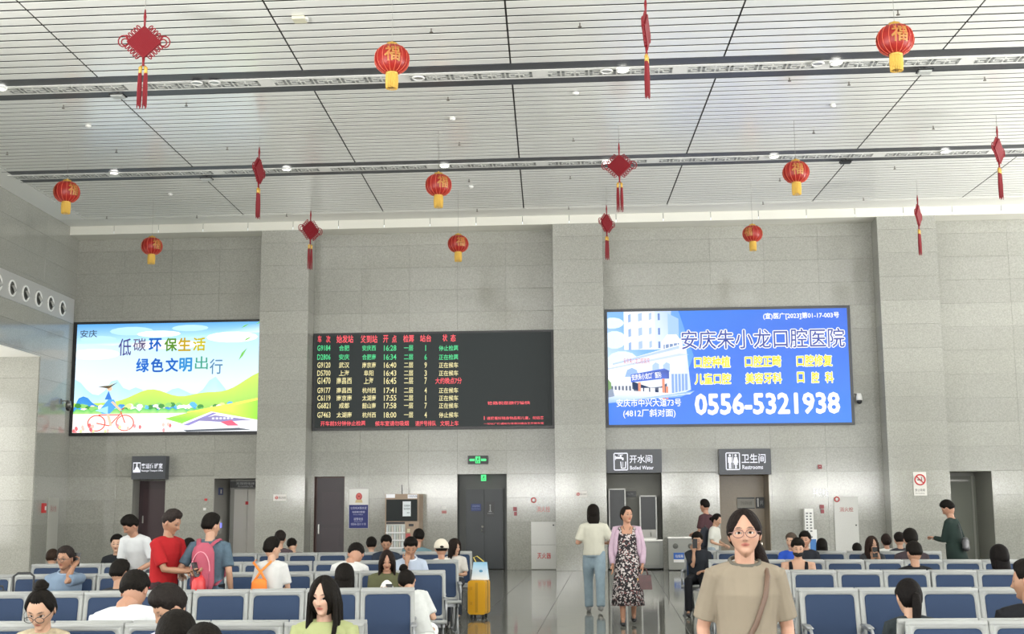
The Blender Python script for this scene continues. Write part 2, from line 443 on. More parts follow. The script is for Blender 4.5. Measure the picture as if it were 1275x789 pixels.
# white border strips of the ceiling
br = tag(MB().box((xleft(33)-.1, 32.12, ZC), (XR, DP+.02, ZC+.03)).build('trim_2', mat('ceiling_border', 'e6e6e0', .5)), 'pale border of the ceiling along the back wall', kind='structure')
mb = MB(); mb.add([(xleft(REAR_Y)-.02, REAR_Y, ZC), (xleft(REAR_Y)+.72, REAR_Y, ZC), (xleft(32.12)+.72, 32.12, ZC), (xleft(32.12)-.02, 32.12, ZC)], [(0, 3, 2, 1)])
mb.add([(xleft(REAR_Y)+.72, REAR_Y, ZC), (xleft(REAR_Y)+.72, REAR_Y, ZC+.08), (xleft(32.12)+.72, 32.12, ZC+.08), (xleft(32.12)+.72, 32.12, ZC)], [(0, 1, 2, 3)])
tag(mb.build('trim_3', mat('ceiling_border2', 'f2f2ee', .5)), 'white border of the ceiling along the side wall', kind='structure')
# rails
for ri, (y0, y1) in enumerate(RAILS):
    lb = ['dark ceiling channel with a pale key patterned strip, above the camera', 'dark ceiling channel with key patterned strip, the nearer of the two in view', 'dark ceiling channel with key patterned strip, the one nearer the back wall'][ri]
    q = (y1-y0)
    x0 = xleft(y0)+.6
    t = MB().box((x0, y0, ZC-.004), (XR, y0+.02, ZC+.07)).box((x0, y1-.02, ZC-.004), (XR, y1, ZC+.07)).box((x0, y0+.02, ZC+.001), (XR, y1-.02, ZC+.02)).build('trim_%d' % (4+ri), rail_dark)
    tag(t, lb, kind='structure')
    s0, s1 = y0+q*.3, y1-q*.3
    MB().box((x0, s0, ZC-.012), (XR, s1, ZC)).build('light_strip', mat('pale_strip', 'ededE8', .4), t)
    if ri == 0: continue
    pm = MB(); x = x0+.1; sw = s1-s0; ya, yb = s0+sw*.22, s1-sw*.22; tk = .045; k = 0; zz = (ZC-.018, ZC-.011)
    while x < 14:
        u = .25; fl_ = k % 2
        if k % 10 != 9:
            pm.box((x, ya, zz[0]), (x+u*.86, ya+tk*.8, zz[1])); pm.box((x, yb-tk*.8, zz[0]), (x+u*.86, yb, zz[1]))
            xs = x if fl_ else x+u*.86-tk
            pm.box((xs, ya, zz[0]), (xs+tk, yb, zz[1]))
            xs2 = x+u*.86-tk if fl_ else x
            pm.box((xs2, (ya+yb)/2-.01, zz[0]), (xs2+tk, yb, zz[1]))
            pm.box((x+u*.3, (ya+yb)/2-.03, zz[0]), (x+u*.62, (ya+yb)/2+.03, zz[1]))
        x += u; k += 1
    tag(pm.build('key_pattern', mat('pattern_grey', '979996', .5), t), kind='stuff')

# ------------------------------------------------------------------ recesses, doors
def recess(name, hole, depth, m, label, floor=False, side=None):
    x0, z0, x1, z1 = hole; mb = MB(); t = .02
    mb.box((x0-t, D-.012, 0), (x0+.008, D+depth, z1)); mb.box((x1-.008, D-.012, 0), (x1+t, D+depth, z1)); mb.box((x0-t, D-.012, z1-.008), (x1+t, D+depth, z1+t))
    mb.box((x0-t, D+depth, 0), (x1+t, D+depth+t, z1+t))
    return tag(mb.build(name, m), label, kind='structure')
maroon = mat('maroon_door', '2f1b20', .35); grey_st = mat('grey_stone_jamb', '9b9b93', .35, noise=(40, .08))
dgrey = mat('dark_grey_door', '23292c', .4); dframe = mat('grey_door_frame', '474a47', .45)
recess('trim_7', HD1, .6, grey_st, 'stone lined recess of the maroon office door')
x0, _, x1, z1 = HD1; a = at_y(172, 650, D+.5).x
d = MB().box((a, D+.5, .01), (x1-.005, D+.55, z1-.12)).build('door_1', maroon); tag(d, 'maroon door under the small dark office sign, left wall bay', kind='structure')
MB().box((a+.12, D+.47, 1.25), (a+.15, D+.5, 1.45)).build('door_handle', steel, d)
MB().box((a+.12, D+.492, .2), (x1-.15, D+.5, z1-.35)).build('door_panel', mat('maroon_panel', '371f25', .35), d)
# second maroon door
recess('trim_8', HD2, .12, mat('brown_frame', '4a3029', .4), 'brown frame round the maroon door right of the first pillar')
x0, _, x1, z1 = HD2
d = MB().box((x0+.07, D+.05, .01), (x1-.02, D+.1, z1-.04)).build('door_2', mat('dark_maroon_door', '25171d', .35)); tag(d, 'dark maroon door beside the blue police notice', kind='structure')
for zz in (.35, 1.3):
    MB().box((x0+.2, D+.042, zz-.1), (x1-.12, D+.05, zz+.75)).build('door_panel', mat('dark_maroon_panel', '2b1b22', .35), d)
MB().box((x0+.11, D+.0, .95), (x0+.14, D+.05, 1.2)).build('door_handle', steel, d)
# double door
recess('trim_9', HD3, .3, dframe, 'dark grey lining of the double door recess')
x0, _, x1, z1 = HD3; r = wrect((579.5, 607.5, 627.3, 705), D+.25)
d = MB().box((r[0], D+.22, .01), (r[2], D+.28, r[3])).build('door_3', dframe); tag(d, 'dark blue grey double door under the green exit lights', kind='structure')
xm = (r[0]+r[2])/2
for (p, q) in ((r[0]+.02, xm-.006), (xm+.006, r[2]-.02)):
    lf = MB().box((p, D+.19, .02), (q, D+.22, r[3]-.03)).build('door_leaf', dgrey, d)
for dz in (1.02, 1.12):
    MB().ball((xm-.06 if dz < 1.1 else xm-.05, D+.16, dz), .03).build('door_knob', steel, d, True)
blue_plate = mat('blue_plate', '2b3a6e', .5)
q = wrect((586.5, 627, 599, 636), D+.2); pl = MB().box((q[0], D+.18, q[1]), (q[2], D+.19, q[3])).build('door_plate', blue_plate, d)
wtext('设备用房', (588, 628.5, 597.5, 631), D+.178, mat('pale_blue_text', '9fa8cf', .6), pl); wtext('Equipment Room', (587.5, 632.5, 598, 634.3), D+.178, MC['pale_blue_text'], pl)
q = wrect((605.5, 624.5, 615.5, 643), D+.2); pl = MB().box((q[0], D+.18, q[1]), (q[2], D+.19, q[3])).build('door_plate', black, d)
g = MB(); cx = (q[0]+q[2])/2; g.ball((cx, D+.178, q[3]-.09), (.022, .004, .022)).box((cx-.012, D+.175, q[1]+.14), (cx+.012, D+.18, q[3]-.12)).box((cx-.04, D+.175, q[1]+.13), (cx+.04, D+.18, q[1]+.15))
g.build('pictogram', mat('dim_white', 'a6a8a8', .6), pl)
wtext('非请勿入', (607, 638, 614.5, 640), D+.178, MC['dim_white'], pl)
# lift
recess('trim_10', HLIFT, 1.45, mat('lift_lining', '9a9892', .35, metal=.2), 'steel lined recess of the lift')
x0, _, x1, z1 = HLIFT
lift = empty('lift_doors', ((x0+x1)/2, D+1.3, 0)); tag(lift, 'brushed steel lift doors in the deep recess beside the pillar', 'lift')
q = wrect((291, 609, 317, 700), D+1.3); lw = (q[2]-q[0])
def rel(p, a, b): c = p.location; return (a[0]-c.x, a[1]-c.y, a[2]-c.z), (b[0]-c.x, b[1]-c.y, b[2]-c.z)
xm = at_y(308, 650, D+1.3).x
steel_soft = mat('satin_steel', 'b3b0a9', .33, metal=.4)
for p, w_ in ((q[0], xm-q[0]-.01), (xm, xm-q[0])):
    MB().box(*rel(lift, (p, D+1.28, .02), (p+w_, D+1.33, q[3]))).build('door_panel', steel_soft, lift)
MB().box(*rel(lift, (q[0]-.12, D+1.3, 0), (q[0], D+1.4, z1))).box(*rel(lift, (x0+.02, D+1.35, q[3]), (x1, D+1.44, z1))).build('door_frame', steel_dark, lift)
qq = wrect((305.5, 624, 310.5, 628), D+1.27); MB().box(*rel(lift, (qq[0], D+1.27, qq[1]), (qq[2]-.03, D+1.275, qq[3]))).build('warning_sticker', redp, lift)
ls = MB().box((at_y(287, 600, D+.5).x, D+.46, at_y(300, 607, D+.5).z), (x1, D+.54, at_y(300, 599, D+.5).z)).build('lift_sign', black); tag(ls, 'dark sign panel hanging above the lift doors', 'sign')
wtext('无障碍电梯', (294, 600, 317, 603.4), D+.455, mat('dim_white2', '8e908f', .5), ls); wtext('Accessible Lift', (296, 604, 315, 606), D+.455, MC['dim_white2'], ls)
# plates on the left jamb of the lift recess
jx = x0+.012
for (p1, p2, m_, z0_, z1_, lb) in ((.35, .75, mat('lift_blue', '3a4a86', .4), 2.0, 2.2, 'blue wheelchair plate on the steel side of the lift recess'),):
    s = MB().box((jx, D+p1, z0_), (jx+.01, D+p2, z1_)).build('lift_plate', m_); tag(s, lb, 'sign')
    MB().box((jx+.01, D+.5, z0_+.04), (jx+.013, D+.6, z1_-.05)).build('pictogram', whitep, s)
s = MB().box((jx, D+.5, .95), (jx+.015, D+.7, 1.35)).build('lift_call_panel', steel); tag(s, 'steel lift call panel with a small blue lit button', 'button panel')
MB().box((jx+.015, D+.54, 1.12), (jx+.02, D+.66, 1.24)).build('call_button', mat('button_glow', '6f70ff', .4, emit=2.0), s)

# water room
recess('trim_11', HWAT, .7, mat('dim_room', '7c7c74', .5), 'grey lined boiled water alcove')
# toilets
recess('trim_12', HTOI, 1.1, mat('brown_stone', '8b7c64', .3, noise=(30, .06)), 'brown stone lined entrance of the restrooms')
# right door
recess('trim_13', HD4, 1.6, grey_st, 'stone lined recess of the grey door on the right')
x0, _, x1, z1 = HD4
xe = at_y(1214, 650, D+1.5).x
d = MB().box((x0, D+1.48, .01), (x1, D+1.53, z1-.1)).build('door_4', mat('grey_green_door', '84877c', .5)); tag(d, 'grey green door set deep in the recess right of the no smoking pillar', kind='structure')
MB().box((xe-.05, D+1.46, .01), (xe, D+1.48, z1-.1)).build('door_edge', mat('pale_edge', 'a9aaa0', .4), d)
MB().box((x0+.3, D+1.40, z1-.25), (xe-.15, D+1.47, z1-.19)).build('door_closer', steel_dark, d)
# ------------------------------------------------------------------ screens and boards
def panel_box(name, px, Y, th_, m, label, cat, frame=.0, frame_m=None):
    x0, z0, x1, z1 = wrect(px, Y)
    o = empty(name, ((x0+x1)/2, D, z0)); tag(o, label, cat)
    c = MB().box(*rel(o, (x0, Y+.012, z0), (x1, D-.019, z1))).build('casing', frame_m or black, o)
    return o, x0, z0, x1, z1
# picture layers: polygons in (u, v) picture coordinates, each a hair in front of the last
class Pic:
    def __init__(s, x0, z0, x1, z1, y): s.r = (x0, z0, x1, z1, y); s.mb = MB(); s.n = 0
    def P(s, pts, col):
        x0, z0, x1, z1, y = s.r; yy = y - s.n*.0003; s.n += 1
        if len(pts) > 2:
            pts2 = [(x0+min(max(u, 0), 1)*(x1-x0), yy, z0+min(max(v, 0), 1)*(z1-z0)) for u, v in pts]
            a = sum(pts2[i][0]*pts2[(i+1) % len(pts2)][2]-pts2[(i+1) % len(pts2)][0]*pts2[i][2] for i in range(len(pts2)))
            if a < 0:
                pts2 = pts2[::-1]
                if isinstance(col, list): col = col[::-1]
            s.mb.add(pts2, [tuple(range(len(pts2)))], col)
    def R(s, u0, v0, u1, v1, col): s.P([(u0, v0), (u1, v0), (u1, v1), (u0, v1)], col)
    def E(s, u, v, a, b, col, n=14): s.P([(u+a*math.cos(2*PI*k/n), v+b*math.sin(2*PI*k/n)) for k in range(n)], col)
    def ring(s, u, v, a, b, w, col, n=22):
        for k in range(n):
            p, q = 2*PI*k/n, 2*PI*(k+1)/n
            s.P([(u+a*math.cos(p), v+b*math.sin(p)), (u+a*math.cos(q), v+b*math.sin(q)), (u+(a-w)*math.cos(q), v+(b-w*b/a)*math.sin(q)), (u+(a-w)*math.cos(p), v+(b-w*b/a)*math.sin(p))], col); s.n -= 1
        s.n += 1
    def L(s, u0, v0, u1, v1, w, col):
        d = Vector((u1-u0, (v1-v0))).normalized(); nx, nv = -d.y*w/2, d.x*w/2
        s.P([(u0+nx, v0+nv*1.6), (u1+nx, v1+nv*1.6), (u1-nx, v1-nv*1.6), (u0-nx, v0-nv*1.6)], col)
    def ground(s, prof, base, col):
        """an area below a profile of (u, v) points"""
        for (a, b) in zip(prof[:-1], prof[1:]):
            c = [col[1], col[1], col[0], col[0]] if isinstance(col, (list, tuple)) else col
            s.P([(a[0], base), (b[0], base), (b[0], b[1]), (a[0], a[1])], c); s.n -= 1
        s.n += 1
    def text(s, body, u0, v0, u1, v1, m, parent, bold=0, name='lettering', fit=True):
        x0, z0, x1, z1, y = s.r; yy = y - .004 - s.n*.0003
        return text(body, x0+u0*(x1-x0), z0+v0*(z1-z0), (u1-u0)*(x1-x0), (v1-v0)*(z1-z0), yy, m, parent, name, bold, fit)
    def build(s, m, parent):
        s.mb.v = [(v[0]-parent.location.x, v[1]-parent.location.y, v[2]-parent.location.z) for v in s.mb.v]
        return s.mb.build('picture', m, parent)
def hills(n, f, u0=0, u1=1): return [(u0+(u1-u0)*i/n, f(u0+(u1-u0)*i/n)) for i in range(n+1)]
screen_m = mat('screen_picture', rough=.4, vcol=True, emit=1.3)
def ink(c, e=1.1): return mat('ink_'+c, c, .4, emit=e)

# landscape screen in the left bay
YS = D-.14
scr, x0, z0, x1, z1 = panel_box('advertising_screen', (88.5, 399, 322, 541.5), YS, .1, black, 'bright landscape advertising screen with a cyclist and a white train, left bay', 'screen')
a = wrect((93.5, 402, 322.5, 537.5), YS)
p = Pic(a[0], a[1], min(a[2], PX[0][0]-.01), a[3], YS)
p.R(0, 0, 1, 1, ['ffffff', 'ffffff', '9fd4f7', 'bfe6ff'])
p.P([(0, 1), (0, .82), (.2, .8), (.45, .84), (.7, .88), (1, .9), (1, 1)], ['4f9fe0', 'b8e4fc', 'e6f8ff', 'b0dcf8', 'a8dcf8', 'd8f2ff', '58a8e4'])
for (u, v, A, B) in ((.3, .93, .12, .04), (.62, .95, .1, .03), (.12, .86, .1, .03)): p.E(u, v, A, B, 'b4e0fa')
for (u, v, A, B) in ((.45, .9, .12, .03), (.85, .86, .14, .05), (.5, .8, .2, .04), (.1, .72, .14, .05)): p.E(u, v, A, B, 'ffffff')
g = lambda u, c, w, h: h*math.exp(-((u-c)/w)**2)
p.ground(hills(30, lambda u: .33+g(u, 0, .07, .16)+g(u, .22, .05, .16)+g(u, .34, .05, .08)+g(u, .56, .06, .07)+g(u, .76, .055, .17)), .2, ('b0e6f8', 'd6f4fb'))
p.ground(hills(30, lambda u: .27+g(u, .42, .13, .12)+g(u, .7, .12, .07)+g(u, 1.05, .2, .28)), .18, ('c8e858', '8fcf60'))
p.ground(hills(40, lambda u: .2+.05*abs(math.sin(u*31))*(1 if u < .6 else .4)+g(u, .06, .05, .1)+.02*math.sin(u*77)), .15, ('2f86d8', '4fb0e8'))
for i in range(70):
    u = random.random(); p.E(u, .2+.05*random.random(), .018, .022, random.choice(['ffffff', 'f7dfe8', '8fd070', '58b8f0', '3c8f3c', 'd8f090']), 7)
p.ground(hills(50, lambda u: .19+.03*abs(math.sin(u*61))), .14, ('5cc860', 'd8f0a0'))
p.P([(0, 0), (1, 0), (1, .17), (0, .17)], ['fffaf6', 'fffdfb', 'fff5ef', 'fff4ec'])
p.P([(.5, .12), (.62, .17), (.8, .22), (1, .3), (1, .08), (.7, .02)], ['8fd848', 'a0e050', 'f0e060', '9ae040', '8fe838', 'a8e060'])
p.P([(.62, .17), (.8, .21), (1, .28), (1, .3), (.8, .235), (.62, .18)], 'f6e45a')
# train
p.P([(.57, 0), (.6, .08), (.75, .18), (1, .1), (1, 0)], 'f4f6fb'); p.P([(.6, .06), (.76, .17), (.78, .165), (.63, .055)], '8f86c8')
p.P([(.66, .1), (.77, .145), (.97, .1), (.8, .085)], '8c84b8'); p.P([(.8, .085), (.86, .1), (.9, .05), (.84, .05)], 'ef5a78')
for i in range(6): p.R(.755+i*.02, .11, .768+i*.02, .125, 'f4f6ff')
p.P([(.6, .015), (.9, .03), (.97, .01), (.62, .0)], '4c5560')
# cyclist
for u in (.13, .285): p.ring(u, .085, .05, .075, .006, 'd8452f')
p.L(.13, .085, .2, .06, .006, 'e0503c'); p.L(.2, .06, .26, .17, .006, 'e0503c'); p.L(.285, .085, .26, .19, .006, 'e0503c'); p.L(.14, .16, .26, .16, .006, 'e0503c')
p.L(.25, .2, .28, .22, .006, 'c03020')
p.P([(.16, .17), (.14, .2), (.19, .3), (.22, .3), (.24, .24), (.2, .17)], '4fa3e6'); p.P([(.12, .2), (.19, .17), (.19, .24)], 'a8e6ff')
p.L(.21, .28, .26, .2, .012, 'f4c8a8'); p.L(.19, .17, .21, .06, .014, 'f4c8a8')
p.P([(.17, .3), (.19, .38), (.21, .3)], '2f78d0'); p.E(.195, .4, .014, .022, 'f0c0a0'); p.P([(.13, .42), (.19, .4), (.24, .46), (.2, .43)], '5a4a30'); p.P([(.19, .42), (.23, .47), (.2, .44)], 'e8c050')
for i in range(26):
    u = random.choice([random.uniform(0, .12), random.uniform(.1, .55)]); p.E(u, random.uniform(.0, .07), .008, .02, random.choice(['f79aa0', 'fbc2b6', 'f06a70', 'd8f0a0']), 6)
for (u, v, l) in ((.9, .7, .08), (.925, .84, .03), (.91, .96, .03), (.985, .985, .02)): p.P([(u-.01, v-l*.7), (u+.012, v-l*.2), (u+.035, v+l*.7), (u+.006, v+l*.15)], '6fbf45')
p.build(screen_m, scr)
p.text('安庆', .022, .875, .115, .945, ink('3c5a78', .6), scr, .01)
for ch, u, c, v0, h in zip('低碳环保生活', (.235, .315, .4, .485, .56, .64), ('4a4896', '6a5f8a', '2d6fd2', '6aa03a', 'd8b62a', 'e0d32f'), (.7, .74, .735, .735, .735, .735), (.16, .12, .125, .125, .125, .125)):
    p.text(ch, u, v0, u+.07, v0+h, ink(c, .9), scr, .03 if ch in '环保生活' else .01)
for ch, u, c, v0, h in zip('绿色文明出行', (.335, .415, .495, .57, .655, .735), ('2f78e0', '2d6fd2', '2a74d8', '3d9fe8', '38b08a', '5890b8'), (.545,)*4+(.565, .52), (.13,)*4+(.12, .14)):
    p.text(ch, u, v0, u+.07, v0+h, ink(c, .9), scr, .03 if ch in '绿色文明' else .01)

# departure board
YB = D-.12
brd, x0, z0, x1, z1 = panel_box('departure_board', (389.5, 412.5, 690.5, 534.5), YB, .1, black, 'black departure board with red, green and cream lettering between two pillars', 'departure board')
a = wrect((393, 415, 687, 531), YB)
MB().box(*rel(brd, (a[0], YB, a[1]), (min(a[2], PX[1][0]-.03), YB+.02, a[3]))).build('display_face', mat('board_face', '272e2f', .45, spec=.25), brd)
red, grn, crm, cyan = ink('ff4f5c', 1.1), ink('3de08e', 1.0), ink('f2e6a6', 1.0), ink('35c8ea', 1.0)
YT = YB-.006
for s_, b in (('车', (395.5, 417.5, 400.5, 426.5)), ('次', (406, 417.5, 411.5, 426.5)), ('始发站', (419, 417, 440, 427)), ('终到站', (449, 417, 470, 427)), ('开', (477, 417, 483.5, 426.5)), ('点', (488, 417, 494, 426.5)),
              ('检票', (502, 416.5, 515.5, 426)), ('站台', (523, 416.5, 537, 425.5)), ('状', (551, 416, 557, 425)), ('态', (561, 416, 567.5, 425))):
    wtext(s_, b, YT, red, brd, bold=.015)
rows = [('G9184', '合肥', '安庆西', '16:28', '一层', '1', '停止检票'), ('D2806', '安庆', '合肥南', '16:34', '二层', '6', '正在检票'), ('G9120', '武汉', '南京南', '16:40', '二层', '9', '正在候车'),
        ('D5700', '上海', '阜阳', '16:43', '二层', '3', '正在候车'), ('G1470', '南昌西', '上海', '16:45', '二层', '7', '大约晚点7分'), ('G9177', '南昌西', '杭州西', '17:41', '二层', '4', '正在候车'),
        ('C6119', '南京南', '太湖南', '17:55', '二层', '1', '正在候车'), ('G6821', '成都', '韶山南', '17:58', '一层', '7', '正在候车'), ('G7463', '太湖南', '杭州西', '18:00', '一层', '4', '停止候车')]
ys = [433.3, 444.5, 454.5, 464.5, 474, 486, 495.5, 505, 516.5]
for i, (row, y) in enumerate(zip(rows, ys)):
    m_ = grn if i < 2 else crm; y -= .2
    h = 3.6 if i != 4 else 4.2
    for j, (s_, xa, xb) in enumerate(zip(row, (395, 422, 451, 478, 503, 528.5, 546.5), (411.5, 435, 468, 493.5, 514.5, 531.5, 570.5))):
        if len(s_) == 3 and j == 1: xa, xb = 419, 438
        if s_ in ('上海', '阜阳') and j == 2: xa, xb = 453, 465
        if j == 6 and i == 4: xa, xb = 542, 575
        if s_ == '1': xa, xb = xa+1, xb-1
        wtext(s_, (xa, y-h, xb, y+h), YT, red if (j == 6 and i == 4) else m_, brd, bold=.012)
for s_, xa, xb in (('开车前5分钟停止检票', 399, 455), ('候车室请勿吸烟', 467, 509), ('请按号排队', 517, 543), ('文明上车', 548, 571)): wtext(s_, (xa, 523.5, xb, 530.3), YT, red, brd, bold=.012)
wtext('铁路祝您旅行愉快', (607, 499, 660, 503.8), YT, red, brd, bold=.015)
wtext('1', (602.5, 518, 603.5, 522.5), YT, red, brd); wtext('请照看好随身物品和儿童，勿远离', (606, 517.8, 677, 522.6), YT, red, brd, bold=.012); wtext('一切以广播通知为准请勿擅自离开候车室', (602.5, 525.3, 677, 528.6), YT, red, brd, bold=.012)

# blue hospital screen
YH = D-.14
hs, x0, z0, x1, z1 = panel_box('hospital_screen', (754, 382.5, 1061.5, 530), YH, .1, mat('screen_frame', '3a3c40', .4), 'bright blue hospital advertising screen with white and yellow lettering', 'screen', frame_m=mat('screen_frame', '3a3c40', .4))
hs.location.z = hs.location.z
a = wrect((757, 385.8, 1057.5, 527.2), YH)
p = Pic(max(a[0], PX[1][1]+.02), a[1], a[2], a[3], YH)
p.R(0, 0, 1, 1, ['0f70ea', '127aee', '0860dc', '1a80ea'])
p.P([(0, .3), (.3, .3), (.36, .6), (.3, 1), (0, 1)], ['e6f6ff', '6fb0f8', '4a98f6', '5a9cf2', '79b4f2'])
for (u, v, A, B) in ((.03, .75, .05, .08), (.06, .55, .07, .1), (.02, .9, .05, .05)): p.E(u, v, A, B, 'dff2ff')
p.P([(.07, 1), (.07, .66), (.2, .66), (.21, 1)], ['f8fbff', 'ffffff', 'ffffff', 'eef4ff']); p.P([(.2, 1), (.2, .66), (.255, .66), (.27, 1)], ['cfe0f5', 'e4eefc', 'd4e4f8', 'b0ccf0'])
p.P([(.255, .98), (.255, .66), (.3, .7), (.3, .93)], '9fc4f2')
for v in (.93, .8, .68):
    p.P([(.088, v-.03), (.1, v-.02), (.1, v+.05), (.088, v+.04)], '8fb0e0'); p.P([(.13, v-.02), (.147, v-.01), (.147, v+.06), (.13, v+.05)], 'a9c4ea'); p.P([(.175, v-.01), (.187, v), (.187, v+.06), (.175, v+.05)], 'a9c4ea'); p.R(.213, v-.01, .222, v+.05, '5f86c8')
p.P([(.225, .63), (.225, .72), (.25, .79), (.29, .79), (.315, .72), (.315, .63)], 'f4f7ff'); p.P([(.235, .64), (.235, .7), (.3, .715), (.3, .64)], '6f8cb8'); 
for i in range(4): p.R(.24+i*.017, .64, .244+i*.017, .71, 'f4f7ff')
p.P([(0, .5), (.02, .54), (.3, .7), (.33, .66), (.345, .3), (.3, .26), (0, .3)], ['ffffff', 'f6f9ff', 'eef3ff', 'e6eeff', 'c8dcfa', 'dce8fb', 'ffffff'])
p.P([(.02, .54), (.3, .69), (.3, .665), (.02, .525)], 'b7cdef'); p.P([(.0, .5), (.3, .62), (.34, .61), (.3, .6), (0, .485)], 'c6d6f2')
for i in range(6): p.E(.1-.035+.07*math.cos(i), .455, .0, .0, 'ffffff')
p.P([(.07, .42), (.08, .48), (.1, .5), (.12, .48), (.13, .42)], '8fb4ea'); p.ring(.1, .43, .036, .09, .006, 'f6f9ff')
for u in (.2, .245): p.P([(u-.014, .45), (u-.014, .52), (u, .545), (u+.014, .53), (u+.014, .46)], 'a9c6f2')
p.P([(.0, .3), (.0, .38), (.09, .4), (.09, .31)], 'e8eef8')
for i in range(6): p.R(.012+i*.015, .27, .02+i*.015, .34, '46536e')
p.P([(.1, .38), (.1, .31), (.22, .33), (.245, .36), (.245, .27), (.11, .25)], '3c4a68')
for i, u in enumerate((.125, .15, .175, .21)): p.R(u, .22, u+.02, .32, 'f2f4fa')
p.P([(.095, .37), (.095, .44), (.235, .49), (.255, .47), (.255, .4), (.235, .4)], ['2f5fd0', '2f5fd0', '3a6ad8', '1f45a8', '1f45a8', '2f5fd0'])
for u in (.125, .225): p.R(u, .21, u+.011, .37 if u < .2 else .4, 'e88a6a')
p.R(.24, .22, .25, .33, 'e88a6a')
for i in range(5): p.P([(.265+i*.014, .27+i*.006), (.275+i*.014, .275+i*.006), (.275+i*.014, .44), (.265+i*.014, .44)], '7fa4e0')
p.P([(0, .19), (0, .31), (.34, .26), (.36, .29), (.3, .235), (.15, .225)], ['8fbcf8', 'ffffff', 'f0f6ff', '7ab0f8', '6fa8f8', 'a8ccfa'])
p.P([(0, .24), (0, .32), (.02, .31), (.025, .25)], '8796b0'); p.P([(0, .3), (0, .4), (.012, .37), (.014, .32)], '6f9a5a')
p.build(mat('screen_picture_blue', rough=.4, vcol=True, emit=1.15), hs)
wh, yel, dblue, hred = ink('ffffff', 1.1), ink('fff23a', 1.0), ink('2446b8', .8), ink('e0607a', .9)
p.text('安庆朱小龙口腔医院', .066, .535, .175, .585, hred, hs)
o = p.text('安庆朱小龙口腔医院', .1, .385, .225, .44, wh, hs, .02)
o.rotation_euler.y = -.09
w, h = p.r[2]-p.r[0], p.r[3]-p.r[1]
o = p.text('(宣)医广[2023]第01-17-003号', .653, .905, .967, .967, wh, hs, .02)
def outlined(body, u0, v0, u1, v1):
    p.text(body, u0-.004, v0-.007, u1+.004, v1+.007, wh, hs, .06, 'lettering_outline'); p.n += 6
    p.text(body, u0, v0, u1, v1, dblue, hs, .004); p.n -= 6
outlined('安庆朱小龙口腔医院', .31, .655, .985, .825)
n0 = p.n
for s_, b in (('口腔种植', (.362, .49, .51, .59)), ('口腔正畸', (.572, .49, .72, .59)), ('口腔修复', (.785, .49, .93, .59)), ('儿童口腔', (.362, .345, .51, .44)), ('美容牙科', (.572, .345, .72, .44)), ('口', (.785, .35, .812, .44)), ('腔', (.843, .345, .872, .44)), ('科', (.9, .345, .932, .44))):
    p.n = n0; p.text(s_, b[0]-.003, b[1]-.006, b[2]+.003, b[3]+.006, wh, hs, .07, 'lettering_outline'); p.n += 9; p.text(s_, *b, yel, hs, .024)
p.n = n0
p.text('0556-5321938', .358, .075, .955, .265, wh, hs, .035)
p.text('安庆市中兴大道73号', .033, .155, .302, .225, wh, hs, .012)
p.text('(4812厂斜对面)', .06, .055, .278, .135, wh, hs, .012)

# ------------------------------------------------------------------ signs over the openings
sign_dark = mat('sign_slate', '34383f', .35)
ws = mat('sign_white_glow', 'f4f5ff', .4, emit=1.0)
def oversign(px, label, zh, en, kind, YY, zb, eb, pb, name='overhead_sign'):
    x0, z0, x1, z1 = wrect(px, YY)
    o = empty(name, ((x0+x1)/2, D, z0)); tag(o, label, 'sign')
    MB().box(*rel(o, (x0, YY, z0), (x1, D-.02, z1))).build('sign_box', sign_dark, o)
    wtext(zh, zb, YY-.004, ws, o, bold=.012); wtext(en, eb, YY-.004, ws, o, bold=.015)
    a, b, c, d = wrect(pb, YY); W, Hh = c-a, d-b; t = W*.07; q = MB(); y0_, y1_ = YY-.006, YY-.002
    def B(u0, v0, u1, v1): q.box(*rel(o, (a+u0*W, y0_, b+v0*Hh), (a+u1*W, y1_, b+v1*Hh)))
    if kind != 'person':
        B(.05, 0, .95, .06); B(.05, .94, .95, 1); B(0, .04, .07, .96); B(.93, .04, 1, .96)
    def pol(pts): q.prism([(a+u*W-o.location.x, b+v*Hh-o.location.z) for u, v in pts], y0_-o.location.y, y1_-o.location.y)
    if kind == 'tap':
        pol([(.12, .66), (.12, .78), (.45, .78), (.45, .86), (.3, .86), (.3, .9), (.66, .9), (.66, .86), (.55, .86), (.55, .76), (.7, .72), (.7, .58), (.58, .58), (.56, .66)]); B(.1, .6, .16, .84)
        pol([(.5, .1), (.46, .5), (.53, .5), (.56, .16), (.78, .16), (.8, .5), (.87, .5), (.84, .1)])
        B(.62, .2, .66, .5)
    elif kind == 'wc':
        for cx in (.3, .7):
            pol([(cx+.08*math.cos(k*PI/5), .83+.07*math.sin(k*PI/5)) for k in range(10)])
        pol([(.16, .74), (.44, .74), (.44, .42), (.39, .42), (.39, .08), (.31, .08), (.31, .38), (.29, .38), (.29, .08), (.21, .08), (.21, .42), (.16, .42)])
        pol([(.6, .74), (.8, .74), (.88, .42), (.82, .4), (.84, .3), (.77, .3), (.77, .08), (.71, .08), (.71, .3), (.69, .3), (.69, .08), (.63, .08), (.63, .3), (.56, .3), (.58, .4), (.52, .42)])
        B(.485, .08, .515, .92)
    else:
        B(0, 0, 1, .25); pol([(.15, .2), (.3, .45), (.42, .6), (.42, .8), (.5, .95), (.6, .8), (.58, .6), (.75, .45), (.9, .2)]); B(0, .9, 1, 1); B(.0, .2, .06, .95); B(.94, .2, 1, .95)
    q.build('pictogram', ws, o)
    return o
oversign((755.3, 559.3, 824, 588.5), 'dark overhead sign reading Boiled Water with a tap symbol', '开水间', 'Boiled Water', 'tap', DP+.1, (784, 566, 812, 576.5), (784.5, 579.5, 814, 584.5), (764, 563.5, 782, 585.5))
